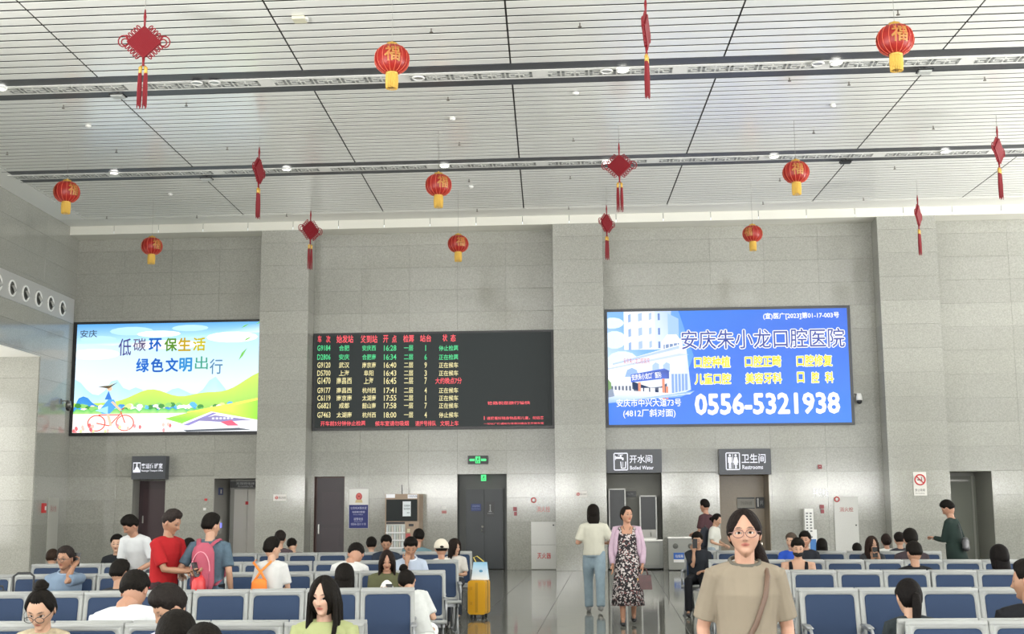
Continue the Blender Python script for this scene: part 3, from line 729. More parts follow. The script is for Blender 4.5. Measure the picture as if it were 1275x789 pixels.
oversign((895.5, 558.5, 960, 590.5), 'dark overhead sign reading Restrooms with man and woman symbols', '卫生间', 'Restrooms', 'wc', D-.3, (923.5, 564.5, 953, 576.5), (924.5, 578.5, 950, 584), (903.5, 563, 921.5, 585))
oversign((163.8, 567.5, 206, 596.5), 'small dark overhead sign of the passenger office above the maroon door', '客运值班室', 'Passenger Transport Office', 'person', D-.3, (176, 576.5, 202.5, 583.3), (176, 584.5, 203, 587.5), (165.8, 575.5, 175, 588))

# exit lights
def exit_light(px, Y, label, both):
    x0, z0, x1, z1 = wrect(px, Y); o = empty('exit_light', ((x0+x1)/2, Y, z0)); tag(o, label, 'exit sign', 'green exit lights')
    if both: MB().box(*rel(o, (x0, Y, z0), (x1, min(Y+.1, D-.019), z1))).build('housing', black, o)
    W, Hh = x1-x0, z1-z0; gm = mat('exit_green', '35e87a', .4, emit=1.6); q = MB()
    def B(u0, v0, u1, v1, m_=q, y_=-.008): m_.box((x0+u0*W-o.location.x, y_, u0*0+v0*Hh), (x0+u1*W-o.location.x, y_+.006, v1*Hh))
    if both:
        B(.1, .36, .34, .62); B(.08, .42, .12, .56); B(.66, .36, .9, .62); B(.88, .42, .92, .56); B(.38, .1, .62, .9)
    else: B(0, 0, 1, 1)
    q.build('glowing_panel', gm, o)
    r_ = MB(); c = .5; s_ = .24 if both else .9
    def R(u0, v0, u1, v1): B(c+(u0-.5)*s_, v0, c+(u1-.5)*s_, v1, r_, -.011)
    R(.5, .72, .66, .86); R(.35, .45, .62, .7); R(.2, .15, .35, .45); R(.55, .15, .75, .4); R(.62, .55, .85, .65)
    r_.build('running_figure', mat('exit_dark_green', '0d6a34', .5, emit=.2), o)
    return o
exit_light((582.5, 567, 607.5, 577.5), D-.1, 'black box with green running man and arrows above the double door', True)
exit_light((599, 590.8, 605.3, 598.5), D-.03, 'small green exit light hung at the top of the double door opening', False)

# police notice
YN = D-.03
def plate(px, Y, m, label=None, cat='sign', name='notice'):
    x0, z0, x1, z1 = wrect(px, Y); o = MB().box((x0, Y, z0), (x1, D-.019, z1)).build(name, m)
    if label: tag(o, label, cat)
    return o
o = plate((434.3, 608.3, 458.8, 657.5), YN, whitep, 'white and navy police notice with a red crest on the wall', 'notice', 'police_notice')
a = wrect((434.5, 628.3, 458.3, 657.3), YN); MB().box((a[0], YN-.004, a[1]), (a[2], YN, a[3])).build('blue_panel', mat('navy_print', '222c74', .5), o)
em = MB(); c = at_y(447, 618, YN); em.prism([(c.x+.085*math.cos(k*PI/8), c.z+.1*math.sin(k*PI/8)) for k in range(16)], YN-.008, YN, 'b8434c').prism([(c.x+.055*math.cos(k*PI/8), c.z+.01+.07*math.sin(k*PI/8)) for k in range(16)], YN-.01, YN, 'd86f63').prism([(c.x-.1, c.z-.16), (c.x+.1, c.z-.16), (c.x+.08, c.z-.08), (c.x-.08, c.z-.08)], YN-.009, YN, 'd6c394').box((c.x-.03, YN-.012, c.z-.02), (c.x+.03, YN, c.z+.03), 'a83a40')
em.build('crest', mat('crest_colours', rough=.5, vcol=True), o)
pw = mat('pale_print', 'c9cdea', .6)
for s_, b in (('公安机关警务室', (436.5, 630.6, 456.5, 633.8)), ('有困难找警察', (438.5, 635.8, 454.5, 638.6)), ('Police Office', (440, 639.8, 452, 641)), ('报警电话', (440.5, 644.2, 452, 647.6)), ('24小时', (441, 648.4, 451, 649.6)), ('0556-5311110', (437, 650.8, 455.5, 653.6))): wtext(s_, b, YN-.007, pw, o)

# fire signs, plates and alarms
def small_text(s_, px, m_, label, Y=D-.022, bold=0.01):
    o = wtext(s_, px, Y, m_, None, 'wall_lettering', bold); tag(o, label, 'lettering'); return o
small_text('消火栓', (668, 630, 685, 637.5), red_dim, 'faded red fire hydrant lettering above the pale panels')
def hyd(px, split, label, s_, tb, lock, Y=D-.05):
    x0, z0, x1, z1 = wrect(px, Y); o = empty('hydrant_cabinet', ((x0+x1)/2, D, z0)); tag(o, label, 'cabinet')
    m_ = mat('pale_stone_panel', 'c9c9c4', .3, noise=(40, .03)); prev = z0
    zz = [z0] + [at_y(px[0], q, Y).z for q in split] + [z1]
    for a, b in zip(zz[:-1], zz[1:]): MB().box(*rel(o, (x0, Y, a+.006), (x1, D-.018, b-.006))).build('door_panel', m_, o)
    if s_: wtext(s_, tb, Y-.004, redp if tb[1] > 680 else red_dim, o, bold=.01)
    c = at_y(lock[0], lock[1], Y); MB().ball((c.x-o.location.x, Y-.01-o.location.y, c.z-o.location.z), .02).build('lock', black, o)
    return o
hyd((661.5, 649, 693, 708.3), [678.2], 'pale hydrant cabinet with red lettering on its lower door, left of the second pillar', '灭火器', (669, 688, 686, 695.5), (689, 653.5))
hyd((1039.8, 617.8, 1069.5, 707), [], 'tall pale hydrant cabinet with faded red lettering, right of the charging tower', '消火栓', (1045.5, 631, 1062.5, 637), (1066, 653.5))
def ring_mark(px, r_, label, Y=D-.03):
    c = at_y(px[0], px[1], Y); q = MB(); n = 14
    pts = [(c.x+r_*math.cos(2*PI*k/n), Y-.005, c.z+r_*math.sin(2*PI*k/n)) for k in range(n+1)]
    q.tube(pts, .014, 5, cap=False); o = q.build('round_alarm', redp, None, True); MB().ball((c.x, Y, c.z), (.03, .012, .03)).build('centre', whitep, o)
    tag(o, label, 'alarm'); return o
ring_mark((664.5, 622.5), .06, 'small red ring alarm above the fire hydrant lettering by the second pillar')
ring_mark((1042, 621.3), .06, 'small red ring marker on the top corner of the tall hydrant cabinet', D-.066)
def redbox(px, label, two=True):
    x0, z0, x1, z1 = wrect(px, D-.08); o = MB().box((x0, D-.08, z0), (x1, D-.019, z1)).build('fire_alarm', mat('alarm_red', '8c3a40', .4)); tag(o, label, 'alarm', None)
    MB().box((x0+.04, D-.09, z0+.06), (x1-.04, D-.08, z1-.04)).build('lens', black if two else whitep, o)
    if two: MB().box((x0+.02, D-.07, z0-.12), (x1+.0, D-.019, z0-.02)).build('call_point', MC['alarm_red'], o)
    return o
redbox((639, 631, 643.5, 636), 'red and black fire alarm between the double door and the hydrant cabinet')
redbox((1021.5-3, 578.3, 1023.5, 583.5), 'red alarm light high on the wall right of the restroom sign', False)
redbox((1021, 628.3, 1026, 633), 'red fire call point above the white charging tower')
o = plate((549.5, 629.5, 556, 634), YN, whitep, 'small white wall box with a red call point under it, left of the double door', 'wall box', 'wall_box'); c = wrect((550, 635.5, 556, 639), YN); MB().box((c[0], YN-.01, c[1]), (c[2], D-.02, c[3])).build('call_point', mat('dull_red', 'a86a66', .5), o)
for px, lb, Y in (((340.3, 615.3, 356.5, 623.3), 'small white no smoking plate on the pillar right of the lift', DP-.03), ((716, 611.3, 731, 618.6), 'small white no smoking plate on the pillar left of the boiled water room', DP-.03)):
    x0, z0, x1, z1 = wrect(px, Y); o = MB().box((x0, Y, z0), (x1, DP-.019, z1)).build('small_plate', mat('pale_plate', 'dcd9d4', .5)); tag(o, lb, 'sign')
    c = ((x0*.75+x1*.25), (z0+z1)/2); r_ = .035; MB().tube([(c[0]+r_*math.cos(k*PI/6), Y-.004, c[1]+r_*math.sin(k*PI/6)) for k in range(13)], .007, 4).box((c[0]-.03, Y-.006, c[1]-.008), (c[0]+.03, Y, c[1]+.008)).build('red_symbol', redp, o)
    wtext('禁止吸烟', (px[0]+6.5, px[1]+2.6, px[2]-1, px[3]-2.6), Y-.004, mat('grey_text', '6a6866', .6), o)
# no smoking sign on the third pillar
Y = DP-.035; px = (1137.5, 587.3, 1153.7, 616.8); x0, z0, x1, z1 = wrect(px, Y)
o = MB().box((x0, Y, z0), (x1, DP-.019, z1)).build('no_smoking_sign', mat('sign_pale', 'dddbd4', .5)); tag(o, 'white no smoking sign with a red circle on the right pillar', 'sign')
c = at_y(1145.5, 597, Y); r_ = .125; q = MB().tube([(c.x+r_*math.cos(k*PI/12), Y-.006, c.z+r_*math.sin(k*PI/12)) for k in range(25)], .018, 5, cap=False)
q.tube([(c.x-r_*.7, Y-.008, c.z+r_*.7), (c.x+r_*.7, Y-.008, c.z-r_*.7)], .014, 5).build('prohibition_ring', redp, o)
MB().box((c.x-.07, Y-.005, c.z-.015), (c.x+.05, Y, c.z+.008)).box((c.x+.03, Y-.005, c.z+.01), (c.x+.045, Y, c.z+.07)).build('cigarette', mat('dark_print', '5a3034', .5), o)
wtext('禁止吸烟', (1139.5, 608.2, 1151.5, 611.6), Y-.004, mat('print_grey', '4a4a4a', .6), o); wtext('No Smoking', (1140, 613, 1151, 615), Y-.004, MC['print_grey'], o)

# vending machine
VY = D-.75
x0, z0, x1, z1 = wrect((479.3, 614.8, 521.5, 708), VY); z0 = 0
vm = empty('vending_machine', ((x0+x1)/2, VY+.37, 0)); tag(vm, 'tan vending machine with a dark upper screen and shelves of bottles', 'vending machine')
tan = mat('tan_casing', '9b8672', .45)
def V(a, b, nm, m_, M=None): return MB().box(*rel(vm, a, b)).build(nm, m_, vm)
V((x0, VY, .04), (x1, D-.03, z1), 'cabinet', tan)
def vz(y): return at_y(500, y, VY).z
def vx(x): return at_y(x, 650, VY).x
V((x0+.02, VY-.01, vz(619.5)), (vx(491.5), VY, vz(614.9)), 'header_light', mat('header_light', 'f2f2f2', .4, emit=.9)); 
hl = V((vx(507.5), VY-.01, vz(620.3)), (x1-.05, VY, vz(615.6)), 'header_light', MC['header_light'])
wtext('扫码购物', (508.5, 616.2, 519.5, 619.3), VY-.014, blue_plate, vm)
V((vx(481), VY-.02, vz(648.5)), (vx(519.5), VY, vz(621.5)), 'display_screen', mat('vending_screen', '1f2424', .45, spec=.2))
nb = V((vx(501.5), VY-.03, vz(642.5)), (vx(511.5), VY-.02, vz(624)), 'paper_notice', mat('pale_paper', 'dfe6ea', .7))
for s_, b in (('机器故障', (502.8, 628, 510.5, 630.5)), ('暂停使用', (502.8, 632, 510.5, 634.5)), ('谢谢', (506.5, 637, 509.8, 639))): wtext(s_, b, VY-.034, mat('print_dark', '4a5560', .6), vm)
V((vx(481), VY-.01, vz(652)), (vx(504), VY, vz(649.5)), 'price_strip', black)
V((vx(481), VY-.004, .5), (vx(504.5), VY, vz(652.5)), 'shelf_window', mat('pale_window', 'b4b8b4', .3))
for j in range(4):
    zs = vz(663.5 + j*9.5); 
    if zs < .5: break
    V((vx(481), VY-.07, zs), (vx(504.5), VY-.004, zs+.03), 'shelf', mat('price_rail', 'e6e6e6', .4))
    for k in range(7):
        xx = vx(482.8+k*3.1); VYB = VY-.045; b_ = MB(); b_.tube([(0, 0, 0), (0, 0, .11), (0, 0, .14), (0, 0, .17)], [.022, .022, .01, .01], 7)
        bo = b_.build('bottle', mat('bottle_%d' % (k % 3), ['d0d6d6', 'c3c9be', 'd0c6bc'][k % 3], .3)); bo.location = (xx, VYB, zs+.032)
        tag(bo, '%s small bottle, %s from the left on the %s vending machine shelf' % (['clear', 'greenish', 'tan'][k % 3], ['first', 'second', 'third', 'fourth', 'fifth', 'sixth', 'last'][k], ['top', 'second', 'third', 'lowest'][j]), 'bottle', 'bottles on the vending machine shelves')
V((vx(509), VY-.012, vz(655)), (vx(515), VY, vz(652)), 'slot', black)
V((vx(507), VY-.012, vz(662.5)), (vx(510.5), VY, vz(658)), 'keypad', mat('keypad_cream', 'cfc8a8', .5))
V((vx(505.5), VY-.012, vz(674)), (vx(511), VY, vz(664)), 'red_panel', mat('red_panel', 'c05a58', .5))
MB().tube([(vx(499.6)-vm.location.x, VY+.1-vm.location.y, z1), (vx(499.4)-vm.location.x, VY+.1-vm.location.y, z1+.24)], .012, 6).build('antenna', black, vm)

# boiled water alcove furniture
WY = D+.1
x0, _, x1, _ = HWAT; x0 = PX[1][1]+.02
ct = empty('steel_counter', ((x0+x1)/2, D+.2, 0)); tag(ct, 'dull steel counter of the boiled water alcove', 'counter')
zt = at_y(790, 671.5, D).z
MB().box(*rel(ct, (x0, D+.02, .04), (x1, D+.65, zt-.04))).build('cabinet', mat('counter_grey', '7c7d78', .35, metal=.3), ct)
MB().box(*rel(ct, (x0, D-.01, zt-.04), (x1, D+.66, zt))).build('worktop', steel, ct)
MB().box(*rel(ct, (x0+.1, D+.005, .12), ((x0+x1)/2-.01, D+.02, zt-.1))).build('door_panel', mat('counter_door', '84857f', .35, metal=.3), ct)
MB().box(*rel(ct, ((x0+x1)/2+.01, D+.005, .12), (x1-.1, D+.02, zt-.1))).build('door_panel', MC['counter_door'], ct)
mirror = mat('polished_steel', 'd6d8da', .06, metal=1)
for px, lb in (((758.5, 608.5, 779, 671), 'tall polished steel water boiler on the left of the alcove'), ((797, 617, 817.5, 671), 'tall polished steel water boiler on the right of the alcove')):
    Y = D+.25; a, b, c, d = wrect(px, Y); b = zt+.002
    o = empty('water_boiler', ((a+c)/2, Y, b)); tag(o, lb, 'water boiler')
    t = .022
    MB().box((a-o.location.x, .0, 0), (c-o.location.x, .35, d-b)).build('tank', steel_dark, o)
    q = MB(); W = c-a; q.box((-W/2-.01, -.03, 0), (-W/2+t, 0, d-b)).box((W/2-t, -.03, 0), (W/2+.01, 0, d-b)).box((-W/2-.01, -.03, d-b-t), (W/2+.01, 0, d-b+.01)).build('bright_frame', mat('frame_steel', 'b0b0ac', .4, metal=.3), o)
    MB().box((-W/2+t, -.012, .25), (W/2-t, -.002, d-b-t)).build('dark_reflection', mat('boiler_reflection', '26292b', .3, spec=.35, bump=(5, .3)), o)  # dark reflections of the mirror steel front, painted as a dull panel
    MB().tube([(W*.15, -.02, .17), (W*.15, -.1, .17), (W*.15, -.12, .1)], .018, 7).build('tap', steel, o)
    MB().box((-W/2+.02, -.16, 0), (W/2-.02, -.03, .03)).build('drip_tray', steel, o)
o = wrect((779.5, 611.3, 789.5, 618.5), D+.66); s = MB().box((o[0], D+.64, o[1]), (o[2]+.05, D+.69, o[3])).build('alcove_sign', black); tag(s, 'small black sign on the back of the boiled water alcove', 'sign'); wtext('小心烫伤', (781, 613.3, 788.5, 616), D+.635, MC['dim_white'], s)
# grey cabinet with blue plate
CYY = D-.55
x0, z0, x1, z1 = wrect((832.5, 668.5, 873, 709), CYY)
cb = empty('grey_cabinet', ((x0+x1)/2, CYY+.3, 0)); tag(cb, 'grey metal litter cabinet with a blue plate, right of the alcove', 'cabinet')
MB().box(*rel(cb, (x0, CYY, .02), (x1, D-.03, z1))).build('cabinet', mat('cabinet_grey', '8f908a', .4), cb)
MB().box(*rel(cb, (x0-.02, CYY-.02, z1-.03), (x1+.02, D-.02, z1+.01))).build('top', steel, cb)
for xx in (841, 860):
    c = at_y(xx, 679.5, CYY); MB().ball((c.x-cb.location.x, CYY-.005-cb.location.y, c.z), (.07, .02, .07)).build('round_opening', mat('hole_grey', '5c5d58', .5), cb)
a = wrect((838.8, 687.8, 852.5, 696), CYY-.01); MB().box(*rel(cb, (a[0], CYY-.02, a[1]), (a[2], CYY, a[3]))).build('blue_plate', mat('plate_blue', '2f5fae', .5), cb)
wtext('垃圾箱', (841, 690.3, 850.5, 694), CYY-.024, whitep, cb)
a = wrect((838.8, 696.2, 852.5, 699.8), CYY-.01); MB().box(*rel(cb, (a[0], CYY-.02, a[1]), (a[2], CYY, a[3]))).build('white_strip', whitep, cb)
# signs inside the restroom entrance
Y = D+1.06
for px, m_, lb, tx in (((918, 619, 939.5, 633), mat('picture_brown', '8d8a80', .4), 'framed dim picture panel inside the restroom entrance', '卫生间导向图'), ((941, 618.8, 951.5, 632.7), black, 'black plate with a white figure inside the restroom entrance', '男')):
    a = wrect(px, Y); o = MB().box((a[0], Y-.02, a[1]), (a[2], Y+.04, a[3])).build('entrance_sign', m_); tag(o, lb, 'sign')
    if tx == '男':
        W, Hh = a[2]-a[0], a[3]-a[1]; MB().ball((a[0]+W*.25, Y-.025, a[1]+Hh*.82), (.025, .004, .03)).box((a[0]+W*.17, Y-.03, a[1]+Hh*.15), (a[0]+W*.33, Y-.02, a[1]+Hh*.75)).build('pictogram', whitep, o); wtext(tx, (946, 623, 950, 628.5), Y-.024, MC['dim_white'], o)
    else:
        MB().box((a[0], Y-.03, a[3]-.04), (a[2], Y-.02, a[3])).box((a[0], Y-.03, a[1]), (a[2], Y-.02, a[1]+.02)).build('frame', black, o); wtext(tx, (922, 624, 936, 628.5), Y-.024, mat('dim_text', '5a5650', .6), o)
# phone charging lettering and tower
small_text('手机充电站', (1012.3, 607.3, 1031, 618.3), mat('white_lettering', 'e8e8ee', .5, emit=.3), 'white phone charging lettering on the wall above the charging tower', bold=.0)  # faint glow added to the letters to keep them visible
TY = D-.5
x0, z0, x1, z1 = wrect((1002.8, 633, 1013.8, 700), TY)
tw = empty('charging_tower', ((x0+x1)/2, TY+.15, 0)); tag(tw, 'white phone charging tower with dark lettering and a blue lower panel', 'charging station')
MB().box(*rel(tw, (x0, TY, .05), (x1, TY+.25, z1))).build('tower_body', whitep, tw)
a = wrect((1012.5, 659, 1017.8, 700), TY+.05); MB().box(*rel(tw, (a[0], TY+.05, .05), (a[2], TY+.3, a[3]))).build('side_body', whitep, tw)
MB().box(*rel(tw, (x0-.1, TY-.1, .001), (x1+.25, TY+.35, .05))).build('base', steel_dark, tw)
a = wrect((1009, 671, 1016.5, 690), TY); MB().box(*rel(tw, (a[0], TY-.012, a[1]), (a[2], TY, a[3]))).build('blue_panel', mat('tower_blue', '3f78b8', .5), tw)
pg = MB()
for c_ in (0, 1):
    for k in range(16):
        w_ = (x1-x0)*.26*(.7+.3*random.random()); xa = x0+(x1-x0)*(.15+.42*c_); za = z1-.1-k*.075
        if k in (7,): continue
        pg.box(*rel(tw, (xa, TY-.006, za-.035), (xa+w_, TY, za)))
tag(pg.build('printed_lines', mat('print_grey2', '6a6c6e', .6), tw), kind='stuff')
# security cameras
def seccam(p, label, sgn=1):
    o = empty('security_camera', p); tag(o, label, 'camera')
    MB().box((-.05, -.04, -.02), (.01, .0, .12)).box((-.03, -.2, .05), (.0, 0, .08)).build('bracket', steel_dark, o)
    MB().tube([(.07*sgn, -.18, .08), (.07*sgn, -.18, .0), (.07*sgn, -.18, -.1)], [.05, .075, .085], 10).box((-.03, -.2, .06), (.08*sgn if sgn > 0 else .03, -.17, .085)).build('body', whitep, o, True)
    MB().ball((.07*sgn, -.18, -.13), .07).build('dome', black, o, True)
    return o
c = at_y(1065, 494, D-.05); seccam((c.x, D-.02, c.z), 'white dome security camera right of the blue hospital screen')
o = seccam((0, 0, 0), 'grey twin headed security camera on the side wall left of the landscape screen')
o.matrix_world = LW @ Matrix.Translation((.85, .05, 4.45)) @ Matrix.Rotation(PI, 4, 'Z') 
for ch in o.children:
    if ch.name.startswith('body') or ch.name.startswith('bracket'): ch.data.materials.clear(); ch.data.materials.append(steel_dark)
# air nozzles in a pale band on the side wall
vb = empty('air_vent_band'); vb.matrix_world = LW; tag(vb, 'pale metal band with a row of round air nozzles on the side wall', 'air vent')
MB().box((.22, .019, 6.71), (16, .045, 7.38)).build('band', mat('band_metal', 'bdbdba', .4, metal=.2), vb)
for k in range(9):
    xx = 1.09 + .8*k
    q = MB(); n = 18
    ring = [(xx+.19*math.cos(2*PI*i/n), .06, 7.0+.19*math.sin(2*PI*i/n)) for i in range(n+1)]
    nz = q.tube(ring, .026, 6, cap=False).build('nozzle', mat('nozzle_white', 'eeeeea', .35), vb, True)
    MB().tube([(xx, .046, 7.0), (xx, .052, 7.0)], .175, 16).build('nozzle_throat', mat('throat', '54544f', .6), nz)
    MB().tube([(xx-.05, .05, 6.99), (xx-.08, .1, 7.02)], [.1, .08], 12).build('nozzle_cone', mat('cone_grey', '9a9a95', .4), nz)
# fire panel and lettering on the side wall
hp = MB().box((.62, .019, .02), (1.3, .03, 1.95)).build('hydrant_box', mat('pale_panel2', 'b6b6ae', .3, noise=(40, .03)), None); hp.matrix_world = LW; tag(hp, 'pale hydrant panel with faded red lettering on the side wall', 'cabinet')
t = link('lettering', text_mesh('消火栓', .42, .16), hp, (1.2, .034, 1.58)); t.rotation_euler.z = PI; t.data.materials.append(red_dim)
al = MB().box((1.6, .019, 1.55), (1.75, .09, 1.8)).build('fire_alarm', redp); al.matrix_world = LW; tag(al, 'red alarm box on the side wall left of the hydrant panel', 'alarm'); MB().box((1.63, .09, 1.62), (1.7, .1, 1.72)).build('lens', whitep, al)
al = plate((254.5, 620.5, 257.8, 623.2), D-.04, redp, 'tiny red alarm left of the lift, above a white button box', 'alarm', 'alarm_light')
al = plate((253, 632, 256.2, 635.2), D-.05, whitep, 'small white button box on the wall left of the lift', 'wall box', 'button_box')

# ------------------------------------------------------------------ ceiling fittings
def downlight(px, ri, on, label):
    y0, y1 = RAILS[ri]; yc = y0+(y1-y0)*.5; p_ = at_z(px[0], px[1], ZC-.04); yc = p_.y
    o = empty('downlight', (p_.x, yc, ZC-.03)); tag(o, label, 'ceiling lamp', 'downlights in the ceiling channels')
    q = MB(); n = 14; q.tube([(.1*math.cos(2*PI*i/n), .1*math.sin(2*PI*i/n), -.01) for i in range(n+1)], .018, 6, cap=False).build('bezel', whitep, o, True)
    MB().tube([(0, 0, -.004), (0, 0, -.014)], .095, 14).build('lens', mat('lamp_glow', 'fffdf6', .4, emit=9) if on else mat('lamp_off', '9a9a96', .2), o)
    if on:
        l = bpy.data.lights.new('downlight_beam', 'SPOT'); l.energy = 120; l.spot_size = 1.5; l.spot_blend = .6; l.shadow_soft_size = .09; l.color = (1, .96, .88)
        lo = bpy.data.objects.new('downlight_beam', l); COL.objects.link(lo); lo.parent = o; lo.location = (0, 0, -.03)
def nth(i): return ['first', 'second', 'third', 'fourth', 'fifth', 'sixth', 'seventh', 'eighth'][i]
for i, x in enumerate((1, 775, 1041)): downlight((x, [110.5, 88, 78.5][i]), 1, True, 'bright downlight in the nearer ceiling channel, %s lit one from the left' % nth(i))
for i, x in enumerate((245, 267, 521, 755, 1018)): downlight((x, [103.3, 102.6, 97.2, 88.7, 79.3][i]), 1, False, 'unlit round lamp in the nearer ceiling channel, %s unlit one from the left' % nth(i))
for i, (x, y) in enumerate(((142, 215.3), (356.5, 210.8), (553.5, 207), (755, 202.3), (963.5, 195.3), (1177, 188.8))): downlight((x, y), 2, True, 'bright downlight in the far ceiling channel, %s lit one from the left' % nth(i))
for i, (x, y, k) in enumerate(((147, 119, 'pale'), (257.5, 222.5, 'pale'), (1151, 88.5, 'pale'), (1053, 201, 'black'))):
    p_ = at_z(x, y, ZC-.06); o = empty('ceiling_speaker', (p_.x, p_.y, ZC)); tag(o, '%s boxed fitting hanging on a ceiling seam by the %s channel, %s side' % (k, 'nearer' if y < 150 else 'far', 'left' if x < 600 else 'right'), 'ceiling fitting')
    MB().box((-.11, -.09, -.1), (.11, .09, -.04)).build('body', black if k == 'black' else mat('fitting_pale', 'b9bcb8', .4), o)
    MB().tube([(-.13, 0, -.06), (-.13, .1, -.06), (.13, .1, -.06), (.13, -.1, -.06), (-.13, -.1, -.06), (-.13, 0, -.06)], .014, 5).build('bracket', black, o); MB().box((-.02, -.02, -.03), (.02, .02, .04)).build('stem', black, o)
SPR = [(79, 132), (145, 187), (232, 129), (283, 184), (9, 190), (133, 270), (245, 269), (357, 267), (537, 37), (722, 30), (572, 178), (714, 173), (584, 224), (710, 220), (708, 258), (594, 261), (1118, 15), (983, 98), (1057, 103), (1226, 97), (1013, 163), (1162, 158), (1114, 208), (971, 223), (950, 252), (1075, 247), (558, 122)]
zones = {}
for (x, y) in SPR:
    p_ = at_z(x, y, ZC-.02); k = 0 if p_.y < 21.5 else (1 if p_.y < 25 else (2 if p_.y < 27.7 else (3 if p_.y < 30.5 else 4)))
    zones.setdefault(k, []).append(p_)
for k, lst in zones.items():
    for i, p_ in enumerate(sorted(lst, key=lambda q: q.x)):
        o = MB().tube([(0, 0, .01), (0, 0, -.06)], .011, 6).tube([(0, 0, -.06), (0, 0, -.07)], .03, 8).build('sprinkler', mat('sprinkler_metal', '6e6a62', .4, metal=.5)); o.location = (p_.x, p_.y, ZC)
        tag(o, 'small sprinkler head, %s from the left, %s' % (nth(i), ['above the nearer channel', 'just behind the nearer channel', 'just before the far channel', 'just behind the far channel', 'along the back edge of the ceiling'][k]), 'sprinkler', 'sprinkler heads in the slatted ceiling')
for (x, y, lb) in ((110, 157, 'left of the hanging knot'), (563.5, 148, 'above the far channel in the middle bay'), (717, 116, 'right of the middle seam'), (586.5, 232.5, 'beyond the far channel near the middle lantern'), (1037, 131.5, 'in the right bay between both channels'), (212, 242, 'beyond the far channel on the left')):
    p_ = at_z(x, y, ZC-.02); o = MB().tube([(0, 0, 0), (0, 0, -.03), (0, 0, -.05)], [.06, .06, .035], 12).build('smoke_detector', whitep, None, True); o.location = (p_.x, p_.y, ZC); tag(o, 'round white smoke detector ' + lb, 'smoke detector')
p_ = at_z(373, 24, ZC-.02); o = MB().box((-.1, -.1, -.05), (.1, .1, .0)).build('ceiling_box', mat('cream_box', 'cfccb4', .5)); o.location = (p_.x, p_.y, ZC); tag(o, 'small square cream box on the ceiling near the top of the picture', 'ceiling box'); MB().box((.1, -.06, -.04), (.13, .06, 0)).build('clip', whitep, o)

# ------------------------------------------------------------------ lanterns and knots
lan_red = mat('lantern_red', '99221c', .42, noise=(3, .1)); gold = mat('gold_trim', 'c9a04a', .4, metal=.3); gold_f = mat('gold_fringe', 'd2ab4c', .7); gold_p = mat('gold_print', 'b07a3c', .5); thread = mat('thread', '9a9a94', .8)
def lantern_proto():
    o = empty('red_lantern')
    R_, Hh = .235, .2; n = 32; m_ = 12; vs = []; fs = []
    def prof(t): return R_*math.sin(t)**.8, Hh*math.cos(t)
    for j in range(m_+1):
        t = .35 + (PI-.7)*j/m_; r_, z = prof(t)
        for k in range(n): rr = r_*(1 + (.04 if k % 2 else -.1)); a = 2*PI*k/n; vs.append((rr*math.cos(a), rr*math.sin(a), z))
    for j in range(m_):
        for k in range(n): fs.append((j*n+k, (j+1)*n+k, (j+1)*n+(k+1) % n, j*n+(k+1) % n))
    fs.append(tuple(range(n))); fs.append(tuple(range((m_+1)*n-1, m_*n-1, -1)))
    MB().add(vs, fs).build('globe', lan_red, o, True)
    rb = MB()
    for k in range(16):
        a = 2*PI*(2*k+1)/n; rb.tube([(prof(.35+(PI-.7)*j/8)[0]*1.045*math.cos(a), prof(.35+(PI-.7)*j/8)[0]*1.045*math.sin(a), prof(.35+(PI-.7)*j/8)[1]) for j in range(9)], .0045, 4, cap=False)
    tag(rb.build('rib_highlights', mat('lantern_rib_highlight', 'd6674e', .35), o, True), kind='stuff')  # ribs in a lighter red that paints the highlights along the folds
    MB().tube([(0, 0, .17), (0, 0, .2), (0, 0, .225)], [.095, .085, .075], 20).build('top_cap', gold, o, True)
    MB().tube([(0, 0, -.165), (0, 0, -.2), (0, 0, -.215)], [.09, .085, .08], 20).build('bottom_cap', gold, o, True)
    f = MB()
    for k in range(24):
        a = 2*PI*k/24; r_ = .075; f.tube([(r_*math.cos(a), r_*math.sin(a), -.21), (r_*1.06*math.cos(a), r_*1.06*math.sin(a), -.3), (r_*1.02*math.cos(a), r_*1.02*math.sin(a), -.41)], [.011, .012, .007], 5)
    f.build('fringe', gold_f, o)
    f = MB(); f.tube([(0, 0, .22), (0, 0, .25)], .02, 8); f.build('hook', gold, o)
    for q, ch in enumerate('福' + '禄' + '寿'):
        me = text_mesh(ch, .22, .22, .02); nv = len(me.vertices); co = np.empty(nv*3, 'f'); me.vertices.foreach_get('co', co); co = co.reshape(-1, 3)
        out = []
        for (x, y, z) in co:
            zz = z-.09; t = math.acos(max(-1, min(1, zz/Hh))); r_ = prof(t)[0]*1.045; a = -PI/2 + (x-.11)/R_ + q*2*PI/3
            out.append((r_*math.cos(a), r_*math.sin(a), zz))
        me.vertices.foreach_set('co', np.array(out, 'f').ravel()); me.materials.append(gold_p); link('gold_character', me, o)
    return o
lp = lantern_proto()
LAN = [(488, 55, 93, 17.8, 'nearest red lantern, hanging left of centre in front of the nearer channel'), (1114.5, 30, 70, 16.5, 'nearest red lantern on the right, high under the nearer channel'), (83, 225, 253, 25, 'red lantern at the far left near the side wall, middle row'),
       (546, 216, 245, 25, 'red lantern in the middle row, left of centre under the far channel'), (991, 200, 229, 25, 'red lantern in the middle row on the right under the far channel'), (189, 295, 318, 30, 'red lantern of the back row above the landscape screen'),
       (570.5, 292, 315, 30, 'red lantern of the back row above the departure board'), (937, 280, 302, 30, 'red lantern of the back row above the blue hospital screen')]
